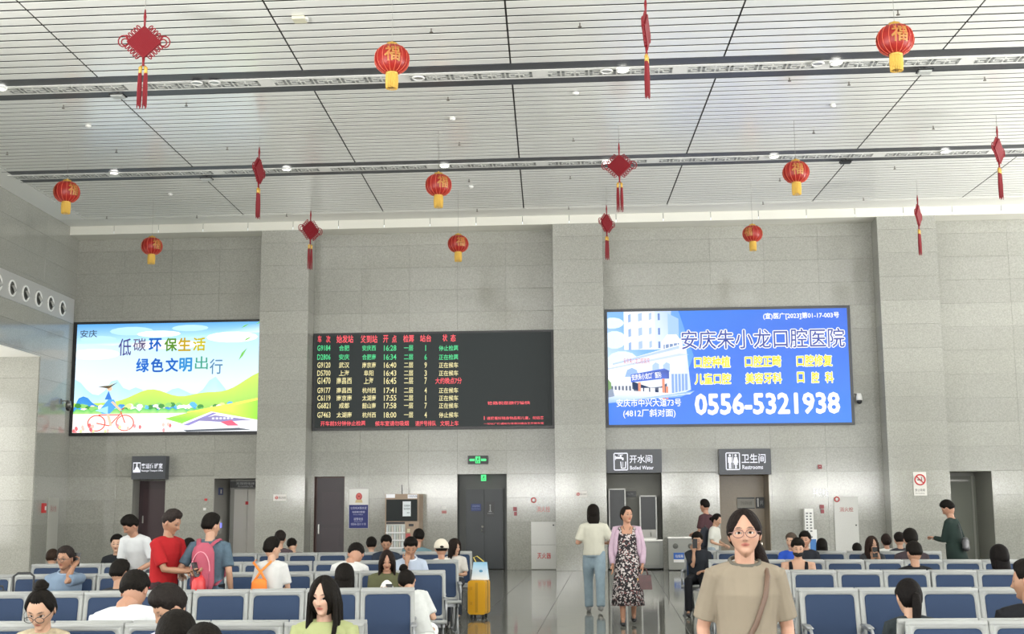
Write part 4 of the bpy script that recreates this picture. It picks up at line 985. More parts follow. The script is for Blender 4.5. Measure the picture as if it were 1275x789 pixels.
for i, (x, t, b, d, lb) in enumerate(LAN):
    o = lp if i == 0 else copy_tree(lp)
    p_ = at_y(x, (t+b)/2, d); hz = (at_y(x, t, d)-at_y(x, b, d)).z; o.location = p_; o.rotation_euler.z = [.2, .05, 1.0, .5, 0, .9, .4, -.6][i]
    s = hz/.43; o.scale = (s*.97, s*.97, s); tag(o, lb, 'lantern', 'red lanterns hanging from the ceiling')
    c_ = MB().tube([(0, 0, .24), (0, 0, (ZC+.02-p_.z)/s)], .0035, 4).build('cord', thread, o)
silk = mat('red_silk', '7e0f1c', .5); silk_t = mat('red_tassel', '7e1c24', .7)
def knot_proto():
    o = empty('chinese_knot'); h = .215; t = .018     # half diagonal of the diamond
    q = MB(); n = 9
    q.prism([(0, h), (h, 0), (0, -h), (-h, 0)], -t, t)
    for k in range(-n, n+1):         # woven cords on both faces
        s = k/n*h/2*.96
        a, b = (s-h/2, s+h/2), (s+h/2, s-h/2)
        for y_ in (-t, t):
            q.tube([(s-h/2*.98, y_, s+h/2*.98), (s+h/2*.98, y_, s-h/2*.98)], .009, 4, cap=False)
            q.tube([(s-h/2*.98, y_*1.15, -s-h/2*.98), (s+h/2*.98, y_*1.15, -s+h/2*.98)], .007, 4, cap=False)
    q.build('woven_diamond', silk, o)
    l = MB()
    def loop(cx, cz, dx, dz, L_, w_, r_=.008):
        d = Vector((dx, 0, dz)).normalized(); nrm = Vector((-d.z, 0, d.x)); m_ = 12
        l.tube([Vector((cx, 0, cz)) + d*(L_/2 + L_/2*-math.cos(2*PI*i/m_)) + nrm*(w_*math.sin(2*PI*i/m_)) for i in range(m_+1)], r_, 5, side=(0, 1, 0), cap=False)
    for sx in (-1, 1):
        for sz in (-1, 1):
            for k in range(1, 6):
                f = k/6.4; loop(sx*h*(1-f)*.98, sz*h*f*.98, sx, sz, .075, .016)
        loop(sx*h*.9, .0, sx, .15, .13, .075, .009); loop(sx*h*.9, .0, sx, -.05, .09, .045, .009)
    tag(l.build('cord_loops', silk, o), kind='stuff')
    MB().tube([(0, 0, h-.01), (0, 0, h+.09), (0, 0, h+.12), (0, 0, h+.22)], [.012, .016, .02, .008], 7).build('top_cord', silk, o, True)
    MB().tube([(0, 0, -h+.01), (0, 0, -h-.06), (0, 0, -h-.1)], [.02, .014, .02], 7).build('bottom_cord', silk, o, True)
    for sx in (-.035, .035):
        MB().tube([(sx*.6, 0, -h-.1), (sx, 0, -h-.13), (sx, 0, -h-.16), (sx, 0, -h-.2)], [.012, .026, .02, .024], 8).build('gold_bead', gold, o, True)
        f = MB(); 
        for k in range(9):
            a = 2*PI*k/9; f.tube([(sx+.014*math.cos(a), .014*math.sin(a), -h-.19), (sx+.022*math.cos(a), .022*math.sin(a), -h-.4), (sx+.024*math.cos(a), .024*math.sin(a), -h-.62-.02*(k % 3))], [.009, .009, .005], 4)
        f.build('tassel', silk_t, o)
    return o
kp = knot_proto()
KN = [(181, 12, 132, 17.8, .15, 'nearest red knot seen face on, hanging at the upper left'), (803.5, -3, 119, 17.8, 1.38, 'red knot seen edge on at the top of the picture, right of centre'), (323, 183, 270, 25, 1.5, 'red knot seen edge on beside the far channel, left part'),
      (770.5, 178, 262, 25, .0, 'red knot seen face on at the far channel, right of centre'), (1241, 157, 246, 25, .95, 'red knot half turned at the far right edge of the ceiling'), (387, 262, 334, 30, .9, 'red knot hanging in front of the first pillar'),
      (755, 255, 322, 30, .95, 'red knot hanging in front of the second pillar'), (1142, 243, 316, 30, 1.1, 'red knot hanging in front of the third pillar, a loop sticking out')]
for i, (x, t, b, d, rz, lb) in enumerate(KN):
    o = kp if i == 0 else copy_tree(kp)
    a, c = at_y(x, t, d), at_y(x, b, d); s = (a.z-c.z)/(.215*2+.22+.63); o.location = (a.x, d, a.z-(.215+.22)*s); o.scale = (s, s, s)
    o.rotation_euler.z = rz; tag(o, lb, 'knot', 'red knots hanging from the ceiling')
    MB().tube([(0, 0, .43), (0, 0, max(.5, (ZC+.02-o.location.z)/s))], .0035, 4).build('cord', thread, o)
# ------------------------------------------------------------------ benches
seat_grey = mat('bench_light_grey', '959795', .42); seat_blue = mat('bench_blue', '223450', .6, spec=.25); bench_steel = mat('bench_leg_metal', '8e9092', .35, metal=.5)
def rrect(w, h, r, n=4):
    pts = []
    for cx, cz, a0 in ((w/2-r, h/2-r, 0), (-w/2+r, h/2-r, PI/2), (-w/2+r, -h/2+r, PI), (w/2-r, -h/2+r, 1.5*PI)):
        for k in range(n+1): a = a0+PI/2*k/n; pts.append((cx+r*math.cos(a), cz+r*math.sin(a)))
    return pts
PW, BH = .5, .53
def ring_plate(mb, outer, inner, y0, y1, M):
    n = len(outer); vs = []
    for y in (y0, y1):
        vs += [M @ Vector((p[0], y, p[1])) for p in outer] + [M @ Vector((p[0], y, p[1])) for p in inner]
    fs = []
    for i in range(n):
        j = (i+1) % n
        fs += [(i, i+n, j+n, j), (2*n+i, 2*n+j, 3*n+j, 3*n+i), (i, j, 2*n+j, 2*n+i), (n+i, 3*n+i, 3*n+j, n+j)]
    mb.add(vs, fs)
def bench_meshes():
    B = {}
    lean = math.atan2(.11, BH)
    Mb = Matrix.Translation((0, -.055-.012, .95-BH/2)) @ Matrix.Rotation(-lean, 4, 'X')
    q = MB(); ring_plate(q, rrect(PW-.006, BH, .03), rrect(PW-.088, BH-.085, .035), -.016, .016, Mb)
    # rounded top roll and the paired uprights
    q.tube([Mb @ Vector((-(PW-.01)/2, 0, BH/2-.012)), Mb @ Vector(((PW-.01)/2, 0, BH/2-.012))], .021, 8)
    for s in (-1, 1): q.tube([Mb @ Vector((s*(PW/2-.02), -.004, BH/2-.02)), Mb @ Vector((s*(PW/2-.02), -.004, -BH/2))], .0165, 7)
    B['back_frame'] = (q.mesh('back_frame', True), seat_grey)
    q = MB(); pts = rrect(PW-.084, BH-.081, .035); n = len(pts)
    vs = [Mb @ Vector((p[0], -.012, p[1])) for p in pts] + [Mb @ Vector((p[0]*.95, -.02, p[1]*.95)) for p in pts] + [Mb @ Vector((p[0], .016, p[1])) for p in pts]
    fs = [tuple(range(n, 2*n))[::-1], tuple(range(2*n, 3*n))] + [(i, (i+1) % n, n+(i+1) % n, n+i) for i in range(n)] + [(2*n+i, 2*n+(i+1) % n, (i+1) % n, i) for i in range(n)]
    q.add(vs, fs); B['back_panel'] = (q.mesh('back_panel'), seat_blue)
    Ms = Matrix.Translation((0, -.34, .425)) @ Matrix.Rotation(-PI/2-.06, 4, 'X')
    q = MB(); ring_plate(q, rrect(PW-.006, .47, .05), rrect(PW-.1, .37, .035), -.016, .016, Ms)
    q.tube([(-(PW-.02)/2, -.565, .44), ((PW-.02)/2, -.565, .44)], .022, 8)
    B['seat_frame'] = (q.mesh('seat_frame', True), seat_grey)
    q = MB(); q.box((-(PW-.1)/2, -.185, -.014), ((PW-.1)/2, .185, .03)); M2 = Matrix.Translation((0, -.34, .42)) @ Matrix.Rotation(-.06, 4, 'X'); q.v = [tuple(M2 @ Vector(v)) for v in q.v]
    B['seat_pad'] = (q.mesh('seat_pad'), seat_blue)
    q = MB(); q.tube([(0, -.1, .4), (0, -.1, .6), (0, -.13, .645), (0, -.2, .655), (0, -.44, .65), (0, -.49, .62), (0, -.5, .55), (0, -.47, .4)], [(.014, .02)]*8, 8)
    q.tube([(0, -.15, .665), (0, -.3, .672), (0, -.45, .662)], [(.028, .012), (.03, .014), (.026, .012)], 8)
    B['armrest'] = (q.mesh('armrest', True), bench_steel)
    q = MB(); q.tube([(0, -.3, .37), (0, -.12, .19), (0, .0, .012)], [(.02, .026), (.018, .022), (.018, .02)], 7); q.tube([(0, -.3, .37), (0, -.42, .19), (0, -.52, .012)], [(.02, .026), (.018, .022), (.018, .02)], 7)
    q.box((-.03, -.56, 0), (.03, -.48, .014)).box((-.03, -.04, 0), (.03, .04, .014)).tube([(0, -.1, .36), (0, -.3, .38), (0, -.5, .39)], [(.016, .03)]*3, 7)
    B['leg'] = (q.mesh('leg', True), bench_steel)
    return B
BM = bench_meshes()
for me, m in BM.values(): me.materials.append(m)
BEAMS = {}
def bench(x, y, rz, n, sx, label, arms=True):
    o = empty('waiting_bench', (x, y, 0), rz); o.scale.x = sx
    tag(o, label, 'bench', 'four seat blue waiting benches in rows' if n == 4 else 'shorter blue waiting benches in rows')
    for i in range(n):
        cx = (i-(n-1)/2)*PW
        f = link('back_frame', BM['back_frame'][0], o, (cx, 0, 0)); link('back_panel', BM['back_panel'][0], f)
        f = link('seat_frame', BM['seat_frame'][0], o, (cx, 0, 0)); link('seat_pad', BM['seat_pad'][0], f)
    for i in range(n+1):
        e = .012 if i == 0 else (-.012 if i == n else 0)
        link('armrest', BM['armrest'][0], o, ((i-n/2)*PW+e, 0, 0))
    for i in ((0, n) if n < 4 else (0, 2, n)):
        e = .05 if i == 0 else (-.05 if i == n else 0)
        link('leg', BM['leg'][0], o, ((i-n/2)*PW+e, 0, 0))
    if n not in BEAMS: BEAMS[n] = MB().box((-n*PW/2+.02, -.33, .36), (n*PW/2-.02, -.27, .4)).mesh('beam'); BEAMS[n].materials.append(bench_steel)
    link('beam', BEAMS[n], o)
    return o
ROWS = {('L', 1): [(-3.6, 7.91), (-1.2, 8.05)], ('L', 2): [(-5.12, 10.72), (-1.86, 11.25)], ('L', 3): [(-6.14, 13.59), (-1.99, 14.28)], ('L', 4): [(-7.28, 16.09), (-2.17, 17.11)], ('L', 5): [(-5.91, 19.67), (-2.44, 20.23)],
        ('R', 1): [(1.81, 8.14), (2.41, 8.18)], ('R', 2): [(1.63, 11.15), (2.98, 11.19)], ('R', 3): [(2.08, 14.21), (4.19, 14.13)], ('R', 4): [(2.47, 16.83), (4.46, 16.71)], ('R', 5): [(1.24, 20.26), (4.89, 19.61)]}
YPX = {1: 774, 2: 734, 3: 711, 4: 698, 5: 687}
def rowy(b, r, x):
    (xa, ya), (xb, yb) = ROWS[(b, r)]; return ya + (yb-ya)*(x-xa)/(xb-xa)
def rowpt(b, r, px):
    y = ROWS[(b, r)][0][1]
    for _ in range(3): x = at_y(px, YPX[r], y).x; y = rowy(b, r, x)
    return x, y
GAPB = .13
ORD = {1: 'nearest row', 2: 'second row', 3: 'third row', 4: 'fourth row', 5: 'last row'}
def pair(b, r, pa, pb, n, where):
    (xa, ya), (xb, yb) = rowpt(b, r, pa), rowpt(b, r, pb)
    L_ = math.hypot(xb-xa, yb-ya); rz = math.atan2(yb-ya, xb-xa); cx, cy = (xa+xb)/2, (ya+yb)/2; sx = L_/(n*PW)
    blk = 'left' if b == 'L' else 'right'
    bench(cx, cy, rz, n, sx, 'blue %d-seat bench facing us, %s, %s, %s block' % (n, ORD[r], where, blk))
    nx, ny = -math.sin(rz), math.cos(rz)
    bench(cx+nx*GAPB, cy+ny*GAPB, rz+PI, n, sx, 'blue %d-seat bench facing away, %s, %s, %s block' % (n, ORD[r], where, blk))
pair('L', 1, 58, 454, 4, 'at the aisle'); pair('L', 1, -340, 57, 4, 'at the picture edge')
pair('L', 2, 241, 517, 4, 'at the aisle'); pair('L', 2, -30, 240, 4, 'at the picture edge')
pair('L', 3, 392, 555, 3, 'at the aisle'); pair('L', 3, 229.5, 391, 3, 'second from the aisle'); pair('L', 3, 121.8, 228.5, 2, 'third from the aisle'); pair('L', 3, -88, 121, 4, 'farthest from the aisle')
pair('L', 4, 390, 571, 4, 'at the aisle'); pair('L', 4, 214.5, 389, 4, 'second from the aisle'); pair('L', 4, 40, 213.5, 4, 'farthest from the aisle')
pair('L', 5, 434, 588, 4, 'at the aisle'); pair('L', 5, 283, 433, 4, 'farthest from the aisle')
pair('R', 1, 1125, 1540, 4, 'at the picture edge')
pair('R', 2, 994, 1292, 4, 'at the aisle')
pair('R', 3, 928, 1157, 4, 'at the aisle'); pair('R', 3, 1158.5, 1390, 4, 'at the picture edge')
pair('R', 4, 882, 1076, 4, 'at the aisle'); pair('R', 4, 1077, 1271, 4, 'at the picture edge')
pair('R', 5, 852, 1014, 4, 'at the aisle'); pair('R', 5, 1015, 1172.5, 4, 'second from the aisle')

# ------------------------------------------------------------------ people
def head_grid(nu, nv, hair=None, face=True):
    """unit head, centre at the origin, facing -y; returns points and colours"""
    return
SK = ('b08a72', 'b8937b', 'a07a62', 'a87e67')
SKD = {'d3a88c': 'b8937b', 'c99b7f': 'b08a72', 'b98a6c': '9b745c', 'c08f72': 'a87e67', 'd2ab95': 'bd9884', 'c99273': 'b0836a', 'c99c84': 'b08873'}
def smooth(a, b, x):
    t = max(0, min(1, (x-a)/(b-a))); return t*t*(3-2*t)
def head_point(th_, ph):
    """th_ azimuth (0 = nose direction -y, growing to +x), ph polar from the top"""
    sx, sy, sz = .077, .096, .118
    x = sx*math.sin(ph)*math.sin(th_); y = -sy*math.sin(ph)*math.cos(th_); z = sz*math.cos(ph)
    t = max(0, -z/sz); f = max(0, math.cos(th_))
    x *= 1 - .3*t*t - .12*t; 
    if y > 0: y *= 1 - .35*t*t
    y *= (1-.06*f) if z > -.02 else (1 - .06*f)
    if z < -.06 and y < 0: y -= .02*f*smooth(-.05, -.1, z)
    return x, y, z
def G(x, z, cx, cz, ax, az): return math.exp(-((x-cx)/ax)**2-((z-cz)/az)**2)
def face_detail(x, y, z):
    if y > -.02: return x, y, z
    f = min(1, (-y-.02)/.03)
    d = .02*G(x, z, 0, -.022, .011, .013) + .011*G(x, z, 0, .0, .008, .022) + .006*G(x, z, 0, -.03, .02, .008)
    d += .004*(G(x, z, .03, .03, .022, .009)+G(x, z, -.03, .03, .022, .009))
    d -= .009*(G(x, z, .03, .008, .017, .013)+G(x, z, -.03, .008, .017, .013))
    d += .007*G(x, z, 0, -.052, .02, .009) - .003*G(x, z, 0, -.0515, .019, .0022) + .008*G(x, z, 0, -.092, .022, .016) - .003*G(x, z, 0, -.068, .02, .007)
    d += .004*(G(x, z, .042, -.02, .02, .02)+G(x, z, -.042, -.02, .02, .02))
    return x, y-d*f, z
def mixc(a, b, t): return tuple(a[i]*(1-t)+b[i]*t for i in range(3)) + (1,)
def make_head(skin, hi, brows='2a211d', lips='a65a52', mask=None, beard=False):
    """mesh pieces of the head with colours per vertex, in head space"""
    nu, nv = (96, 80) if hi == 2 else ((48, 40) if hi == 1 else (28, 22))
    vs = []; cs = []; fs = []
    base = lin(skin); bc = lin(brows); lc = lin(lips); wh_ = (.55, .52, .5, 1); dk = (.015, .012, .01, 1)
    for j in range(nv+1):
        ph = PI*j/nv
        for i in range(nu):
            t = 2*PI*i/nu - PI
            t = t*.72 + .28*t*abs(t)/PI          # more columns around the face
            x, y, z = head_point(t, max(.001, min(PI-.001, ph)))
            x, y, z = face_detail(x, y, z); c = base
            if y < -.03:
                for s in (-1, 1):
                    c = mixc(c, bc, .85*smooth(1.25, .8, math.sqrt(((x-s*.03)/.019)**2+((z-.03-.004*(1-((x-s*.03)/.019)**2))/.0042)**2)))
                    e = math.sqrt(((x-s*.031)/.0145)**2+((z-.0075)/.0055)**2)
                    c = mixc(c, dk, .75*smooth(1.45, 1.05, e))
                    c = mixc(c, wh_, smooth(1.05, .8, e)*(.9 if hi == 2 else .35))
                    c = mixc(c, dk, smooth(1.1, .8, math.hypot((x-s*.031)/.0058, (z-.0078)/.0058))*(1 if e < 1.1 else 0))
                c = mixc(c, lc, .8*smooth(1.2, .8, math.sqrt((x/.021)**2+((z+.0525)/.0085)**2)))
                c = mixc(c, (.1, .03, .03, 1), .7*smooth(1.1, .7, math.sqrt((x/.019)**2+((z+.0522)/.0018)**2)))
                for s in (-1, 1): c = mixc(c, (.12, .05, .04, 1), .6*smooth(1.2, .6, math.hypot((x-s*.008)/.004, (z+.0325)/.003)))
                c = mixc(c, (base[0]*1.02, base[1]*.85, base[2]*.8, 1), .35*(G(x, z, .04, -.02, .016, .014)+G(x, z, -.04, -.02, .016, .014)))
            vs.append((x, y, z)); cs.append(c)
    for j in range(nv):
        for i in range(nu): fs.append((j*nu+i, (j+1)*nu+i, (j+1)*nu+(i+1) % nu, j*nu+(i+1) % nu))
    fs = [f[::-1] for f in fs]
    # ears
    for s in (-1, 1):
        b = MB(); M = Matrix.Rotation(s*.35, 4, 'Z') @ Matrix.Rotation(.12, 4, 'X')
        b.ball((s*.078, .012, -.004), (.008, .019, .031), 8, 6, M=M); o = len(vs); vs += b.v; fs += [tuple(i+o for i in f) for f in b.f]; cs += [mixc(base, (.4, .12, .08, 1), .15)]*len(b.v)
    return vs, fs, cs
HAIRM = {}
def hair_mat(c): return mat('hair_'+c, c, .6, spec=.08, noise=(60, .25), bump=(90, .5))
def make_hair(style, hi):
    mb = MB(); nu, nv = (72, 48) if hi == 2 else ((40, 28) if hi == 1 else (24, 18))
    vs = []
    front = {'short': .07, 'long': .092, 'bun': .078, 'pony': .08, 'tied': .094, 'bob': .07, 'balding': .085, 'boy': .058, 'fringe': .045}.get(style, .075)
    sidez = {'short': .008, 'boy': .012, 'balding': .01, 'bob': -.12, 'long': -.12, 'fringe': -.02}.get(style, -.012)
    backz = {'short': -.035, 'boy': -.045, 'balding': -.035}.get(style, -.085)
    T = {'short': .02, 'boy': .022, 'balding': .012, 'long': .018, 'bob': .026, 'bun': .016, 'pony': .016, 'fringe': .024}.get(style, .018)
    rnd = random.Random(hash(style) % 1000 if False else len(style)*7+nu)
    for j in range(nv+1):
        ph = PI*j/nv
        for i in range(nu):
            t = 2*PI*i/nu - PI; x, y, z = head_point(t, max(.001, min(PI-.001, ph)))
            a = abs(t)/PI                      # 0 front .. 1 back
            lim = front + (sidez-front)*smooth(.22, .42, a) if a < .5 else sidez + (backz-sidez)*smooth(.5, .68, a)
            lim += .003*math.sin(t*23+1)
            if style in ('long', 'tied', 'bob', 'pony'): lim = front + (sidez-front)*smooth(.02, .36, a) if a < .5 else lim
            k = smooth(lim-.003, lim+(.05 if a > .2 else .035), z)**.7 if z > lim-.003 else 0
            th_ = -.006 + (T+.006)*k * (1 + .18*math.sin(t*17+z*60)*(.5 if style in ('short', 'boy') else .25)) + (.012*k*smooth(.02, .1, z) if style in ('short', 'boy', 'bob') else 0)
            v = Vector((x, y, z)); n = Vector((x/.006, y/.009, z/.014)).normalized(); vs.append(tuple(v+n*th_))
    fs = [(j*nu+i, j*nu+(i+1) % nu, (j+1)*nu+(i+1) % nu, (j+1)*nu+i) for j in range(nv) for i in range(nu)]
    mb.add(vs, fs); n_ = 12 if hi else 8
    if style == 'bun':
        mb.ball((0, .06, .135), (.04, .04, .036), 12, 8)
        mb.tube([(.034*math.cos(k*PI/5), .06+.034*math.sin(k*PI/5), .128) for k in range(11)], .014, 6, cap=False)
    if style == 'lowbun': mb.ball((0, .125, -.02), (.035, .03, .035), 10, 7)
    if style == 'pony': mb.tube([(0, .09, .01), (0, .13, .0), (0, .14, -.06), (.0, .13, -.16), (.0, .115, -.25)], [(.02, .02), (.028, .022), (.034, .024), (.03, .02), (.008, .006)], n_)
    if style in ('long', 'bob'):
        L_ = .34 if style == 'long' else .15
        mb.tube([(0, .03, .04), (0, .04, -.05), (0, .05, -.05-L_*.5), (0, .058, -.05-L_)], [(.088, .072), (.09, .066), (.092, .05), (.075, .034)], 18)
        if style == 'long':
            for s in (-1, 1):
                for q in range(7):
                    f = q/6; y0 = -.052 + .085*f; j_ = .006*math.sin(q*2.3+s)
                    mb.tube([(s*(.04+.012*f), y0*.7, .085), (s*(.074+.006*f), y0, .03), (s*(.082+.004*f)+j_, y0+.006, -.05), (s*.086+j_, y0-.012*(1-f), -.15), (s*(.084-.01*f), y0-.045*(1-f)-.01, -.25), (s*(.075-.01*f)+j_, y0-.055*(1-f)-.01, -.33-.015*(q % 3))], [.012, .0145, .0155, .015, .013, .004], 7)
        else:
            for s in (-1, 1): mb.tube([(s*.066, -.01, .06), (s*.082, -.005, -.02), (s*.082, .0, -.1), (s*.07, .005, -.17)], [(.02, .04), (.022, .045), (.022, .04), (.008, .02)], n_)
    if style == 'tied':     # long hair tied low behind the neck, strands in front of the ears
        mb.tube([(.03, .08, -.02), (.07, .07, -.09), (.1, .06, -.17), (.105, .055, -.24)], [(.03, .026), (.032, .024), (.026, .02), (.008, .006)], n_)
        for s in (-1, 1): mb.tube([(s*.04, -.055, .085), (s*.066, -.035, .052), (s*.079, .0, .012), (s*.07, .05, -.03)], [(.009, .014), (.011, .018), (.01, .02), (.008, .02)], n_)
    return mb
HAIRC = {}
def hair_mesh(style, hi, c):
    k = (style, hi, c)
    if k not in HAIRC:
        me = make_hair(style, hi).mesh('hair', True); me.materials.append(hair_mat(c)); HAIRC[k] = me
    return HAIRC[k]
skin_m = mat('skin', rough=.5, vcol=True, spec=.4)
def hand_mb(mb, wr, el, vs_side, curl=.5, s=1, hi=0, mirror=1):
    """a palm with four unequal curled fingers and a thumb; wr wrist, el elbow, vs_side palm width direction, palm faces the cross product"""
    d = (wr-el).normalized(); u = vs_side - d*vs_side.dot(d); u = u.normalized() if u.length > 1e-4 else d.orthogonal().normalized(); w = d.cross(u)
    P_ = lambda a, b, c: wr + d*(a*s) + u*(b*s) + w*(c*s)
    n = 8 if hi == 2 else 6
    mb.tube([P_(-.02, 0, 0), P_(.01, 0, 0), P_(.05, 0, 0), P_(.088, 0, -.002)], [(.026*s, .02*s), (.031*s, .018*s), (.041*s, .016*s), (.036*s, .012*s)], n+2, side=u)
    for k, (b, l) in enumerate(((-.029, .066), (-.01, .076), (.01, .071), (.028, .056))):
        a = [P_(.082, b, 0)]; ang = 0
        for q, seg in enumerate((.42, .32, .26)):
            ang += curl*(.5+.35*q); a.append(a[-1] + (d*math.cos(ang) - w*math.sin(ang))*(l*seg*s))
        mb.tube(a, [.0095*s, .0088*s, .0078*s, .0058*s], n, side=u)
    t0 = P_(.022, -.03*mirror, -.004); mb.tube([t0, t0+d*.022*s-u*.02*s*mirror-w*.008*s, t0+d*.05*s-u*.026*s*mirror-w*.018*s, t0+d*.07*s-u*.022*s*mirror-w*.026*s], [.012*s, .0115*s, .0095*s, .007*s], n, side=w)
def ik(S, T, l1, l2, pole):
    d = T-S; L_ = min(d.length, (l1+l2)*.995); dn = d.normalized(); T = S+dn*L_
    a = (l1*l1-l2*l2+L_*L_)/(2*L_); h = math.sqrt(max(0, l1*l1-a*a)); p_ = pole - dn*pole.dot(dn); p_ = p_.normalized()
    return S+dn*a+p_*h, T
PEOPLE = []
def person(label, px=None, top=None, Y=None, face='f', pose='sit', X=None, row=None, seat_off=0, s=None, lean=.08, side=0, nod=.1, turn=0, tilt=0, rz=None, hands=('lap', 'lap'),
           shirt='e8e8e8', sleeve='short', lower='2c2f36', bottom='trousers', hair='short', hc='15120f', skin=None, hi=0, shoes='2a2a2c', group=None, wide=1.0, lips='a65a52', shirt_noise=None, collar=None, stride=0, smin=.72, smax=1.14, sprint=None, brows='2a211d', pw=1.0, hd=None):
    k = len(PEOPLE); skin = SKD.get(skin, skin) or SK[k % 4]
    if row:
        b, r = row; rp = rowpt(b, r, px); off = -.27 if face == 'f' else .27+GAPB+.02
        Y = rp[1] + off + seat_off; rzd = math.atan2(ROWS[(b, r)][1][1]-ROWS[(b, r)][0][1], ROWS[(b, r)][1][0]-ROWS[(b, r)][0][0])
    else: rzd = 0
    if rz is None: rz = 0
    rz += rzd + (0 if face == 'f' else PI)
    sit = pose == 'sit'
    pel0 = .52 if sit else .93
    def upper(sc):
        return Matrix.Translation((0, 0, pel0 if sit else .93*sc)) @ Matrix.Rotation(side, 4, 'Y') @ Matrix.Rotation(lean, 4, 'X')
    HD = Vector(hd or (0, -.025, .625))
    def headpos(sc): return upper(sc) @ (HD*sc)
    if s is None:
        zt = at_y(px, top, Y - (0 if False else 0)).z; s = 1
        for _ in range(3):
            hp = headpos(s); htop = hp.z + .13*s*math.cos(min(1, abs(nod+lean*.0)))
            c_, s_ = math.cos(rz), math.sin(rz); zt = at_y(px, top, Y + (s_*hp.x + c_*hp.y)).z
            s = max(smin, min(smax, s*(zt - (pel0*1.0 if sit else 0))/(htop-(pel0 if sit else 0))))
    hp = headpos(s); c_, s_ = math.cos(rz), math.sin(rz)
    if X is None:
        yy = Y + s_*hp.x + c_*hp.y; X = at_y(px, top, yy).x - (c_*hp.x - s_*hp.y)
    root = empty('person', (X, Y, 0), rz); tag(root, label, 'person', group)
    U = upper(s); vox = max(.006, Y*.00085) if hi < 2 else .006
    def u(x, y, z): return U @ (Vector((x, y, z))*s)
    if sit: leg = [[Vector((sg*.09*s, -.02, .52)), Vector((sg*.12*s, -.42*s, .53)), Vector((sg*.12*s, -.44*s, .09)), ] for sg in (-1, 1)]
    else:
        leg = []
        for sg in (-1, 1):
            st = stride*sg; leg.append([Vector((sg*.085*s, 0, .93*s)), Vector((sg*.085*s, -st*.24*s-.03*s, .5*s)), Vector((sg*.08*s, (-st*.28 if st > 0 else -st*.36)*s, (.085 if st >= 0 else .11)*s))])
    # arms
    arms = []
    for sg, hnd in zip((1, -1), hands):      # +x is the person's left hand
        S_ = u(sg*.158*wide, 0, .418)
        T = {'lap': Vector((sg*.09, -.3, .66)), 'side': Vector((sg*.24*wide, -.03, .3 if False else 0)), 'phone': None, 'ear': None}.get(hnd) if isinstance(hnd, str) else Vector(hnd)
        if hnd == 'side': T = u(sg*.215*wide, -.05, -.08)
        elif hnd == 'phone': T = u(sg*.06, -.3, .28)
        elif hnd == 'chin': T = u(sg*.05, -.13, .47)
        elif hnd == 'ear': T = u(sg*.1, -.06, .55)
        elif hnd == 'lap' and not sit: T = u(sg*.1, -.25, .1)
        elif not isinstance(hnd, str): T = U @ (Vector(hnd)*s)
        El, Wr = ik(S_, T, .285*s, .25*s, Vector((sg*.35, 1, 0)) if hnd == 'side' else Vector((sg*.45, .35, -1)))
        arms.append((sg, S_, El, Wr))
    body = MB(); 
    tors = [((0, 0, -.04), (.15, .105)), ((0, .005, .08), (.135, .1)), ((0, .005, .2), (.14, .1)), ((0, 0, .32), (.155, .105)), ((0, .005, .41), (.15, .088)), ((0, .008, .445), (.115, .076)), ((0, .01, .472), (.07, .06))]
    def torso(mb, inf, sel=None, wd=wide):
        t_ = tors if sel is None else [tors[i] for i in sel]
        mb.tube([u(*p_) for p_, _ in t_], [((ra*wd+inf)*s, (rb+inf)*s) for _, (ra, rb) in t_], 16, side=U.to_3x3() @ Vector((1, 0, 0)))
    torso(body, 0)
    body.tube([u(0, .01, .42), u(0, .0, .485), u(*(HD + Vector((0, .015, -.05))))], [(.062*s, .058*s), (.052*s, .054*s), (.052*s, .056*s)], 12)
    for sg, S_, El, Wr in arms:
        body.tube([S_+(u(0, 0, .4)-S_)*.3, S_, S_+(El-S_)*.5, El, El+(Wr-El)*.4, Wr], [.045*s, .05*s, .043*s, .036*s, .036*s, .024*s], 10)
    for lg in leg:
        body.tube([lg[0], lg[0]+(lg[1]-lg[0])*.5, lg[1], lg[1]+(lg[2]-lg[1])*.35, lg[2]], [.085*s, .073*s, .052*s, .052*s, .034*s], 10)
        body.tube([lg[2]+Vector((0, .03, -.02*s)), lg[2]+Vector((0, -.13*s, -.045*s))], [.035*s, .03*s], 8)
    R3 = U @ Matrix.Translation(HD*s) @ Matrix.Rotation(turn, 4, 'Z') @ Matrix.Rotation(nod-lean*.6, 4, 'X') @ Matrix.Rotation(tilt, 4, 'Y') @ Matrix.Scale(s*(1.0 if s > .9 else 1.1), 4)
    ex = MB(); hv, hf, hcx = make_head(skin, hi, lips=lips, brows=brows); ex.add([R3 @ Vector(v) for v in hv], hf); n0 = len(ex.v)
    for (sg, S_, El, Wr), hnd in zip(arms, hands):
        hand_mb(ex, Wr, El, Vector((0, 1, 0)) if hnd == 'side' else Vector((sg*1, 0, .2)), .3 if hnd == 'side' else .75, s, hi, 1 if hnd == 'side' else -1 if sg < 0 else 1)
    sl = lin(skin); ex.vc = hcx + [sl]*(len(ex.v)-n0); ex.base = sl
    bo = remesh(body, 'body', vox, skin_m, root, ex)
    # clothes
    sm = mat('cloth_'+shirt+(str(shirt_noise) if shirt_noise else ''), shirt, .85, spec=.2, noise=shirt_noise or (9, .05), bump=(6, .7)) if sprint is None else sprint
    sh = MB(); torso(sh, .019, (0, 1, 2, 3) if sleeve == 'none' else None, wide)
    if bottom == 'dress': pass
    yoke = [u(-.13*wide, .0, .435), u(0, .0, .468), u(.13*wide, .0, .435)]
    if sleeve != 'none': sh.tube([u(-.16*wide, .0, .415), u(-.08, .004, .44), u(.08, .004, .44), u(.16*wide, .0, .415)], [(.056*s, .052*s)]*4, 10, side=(0, 1, 0))
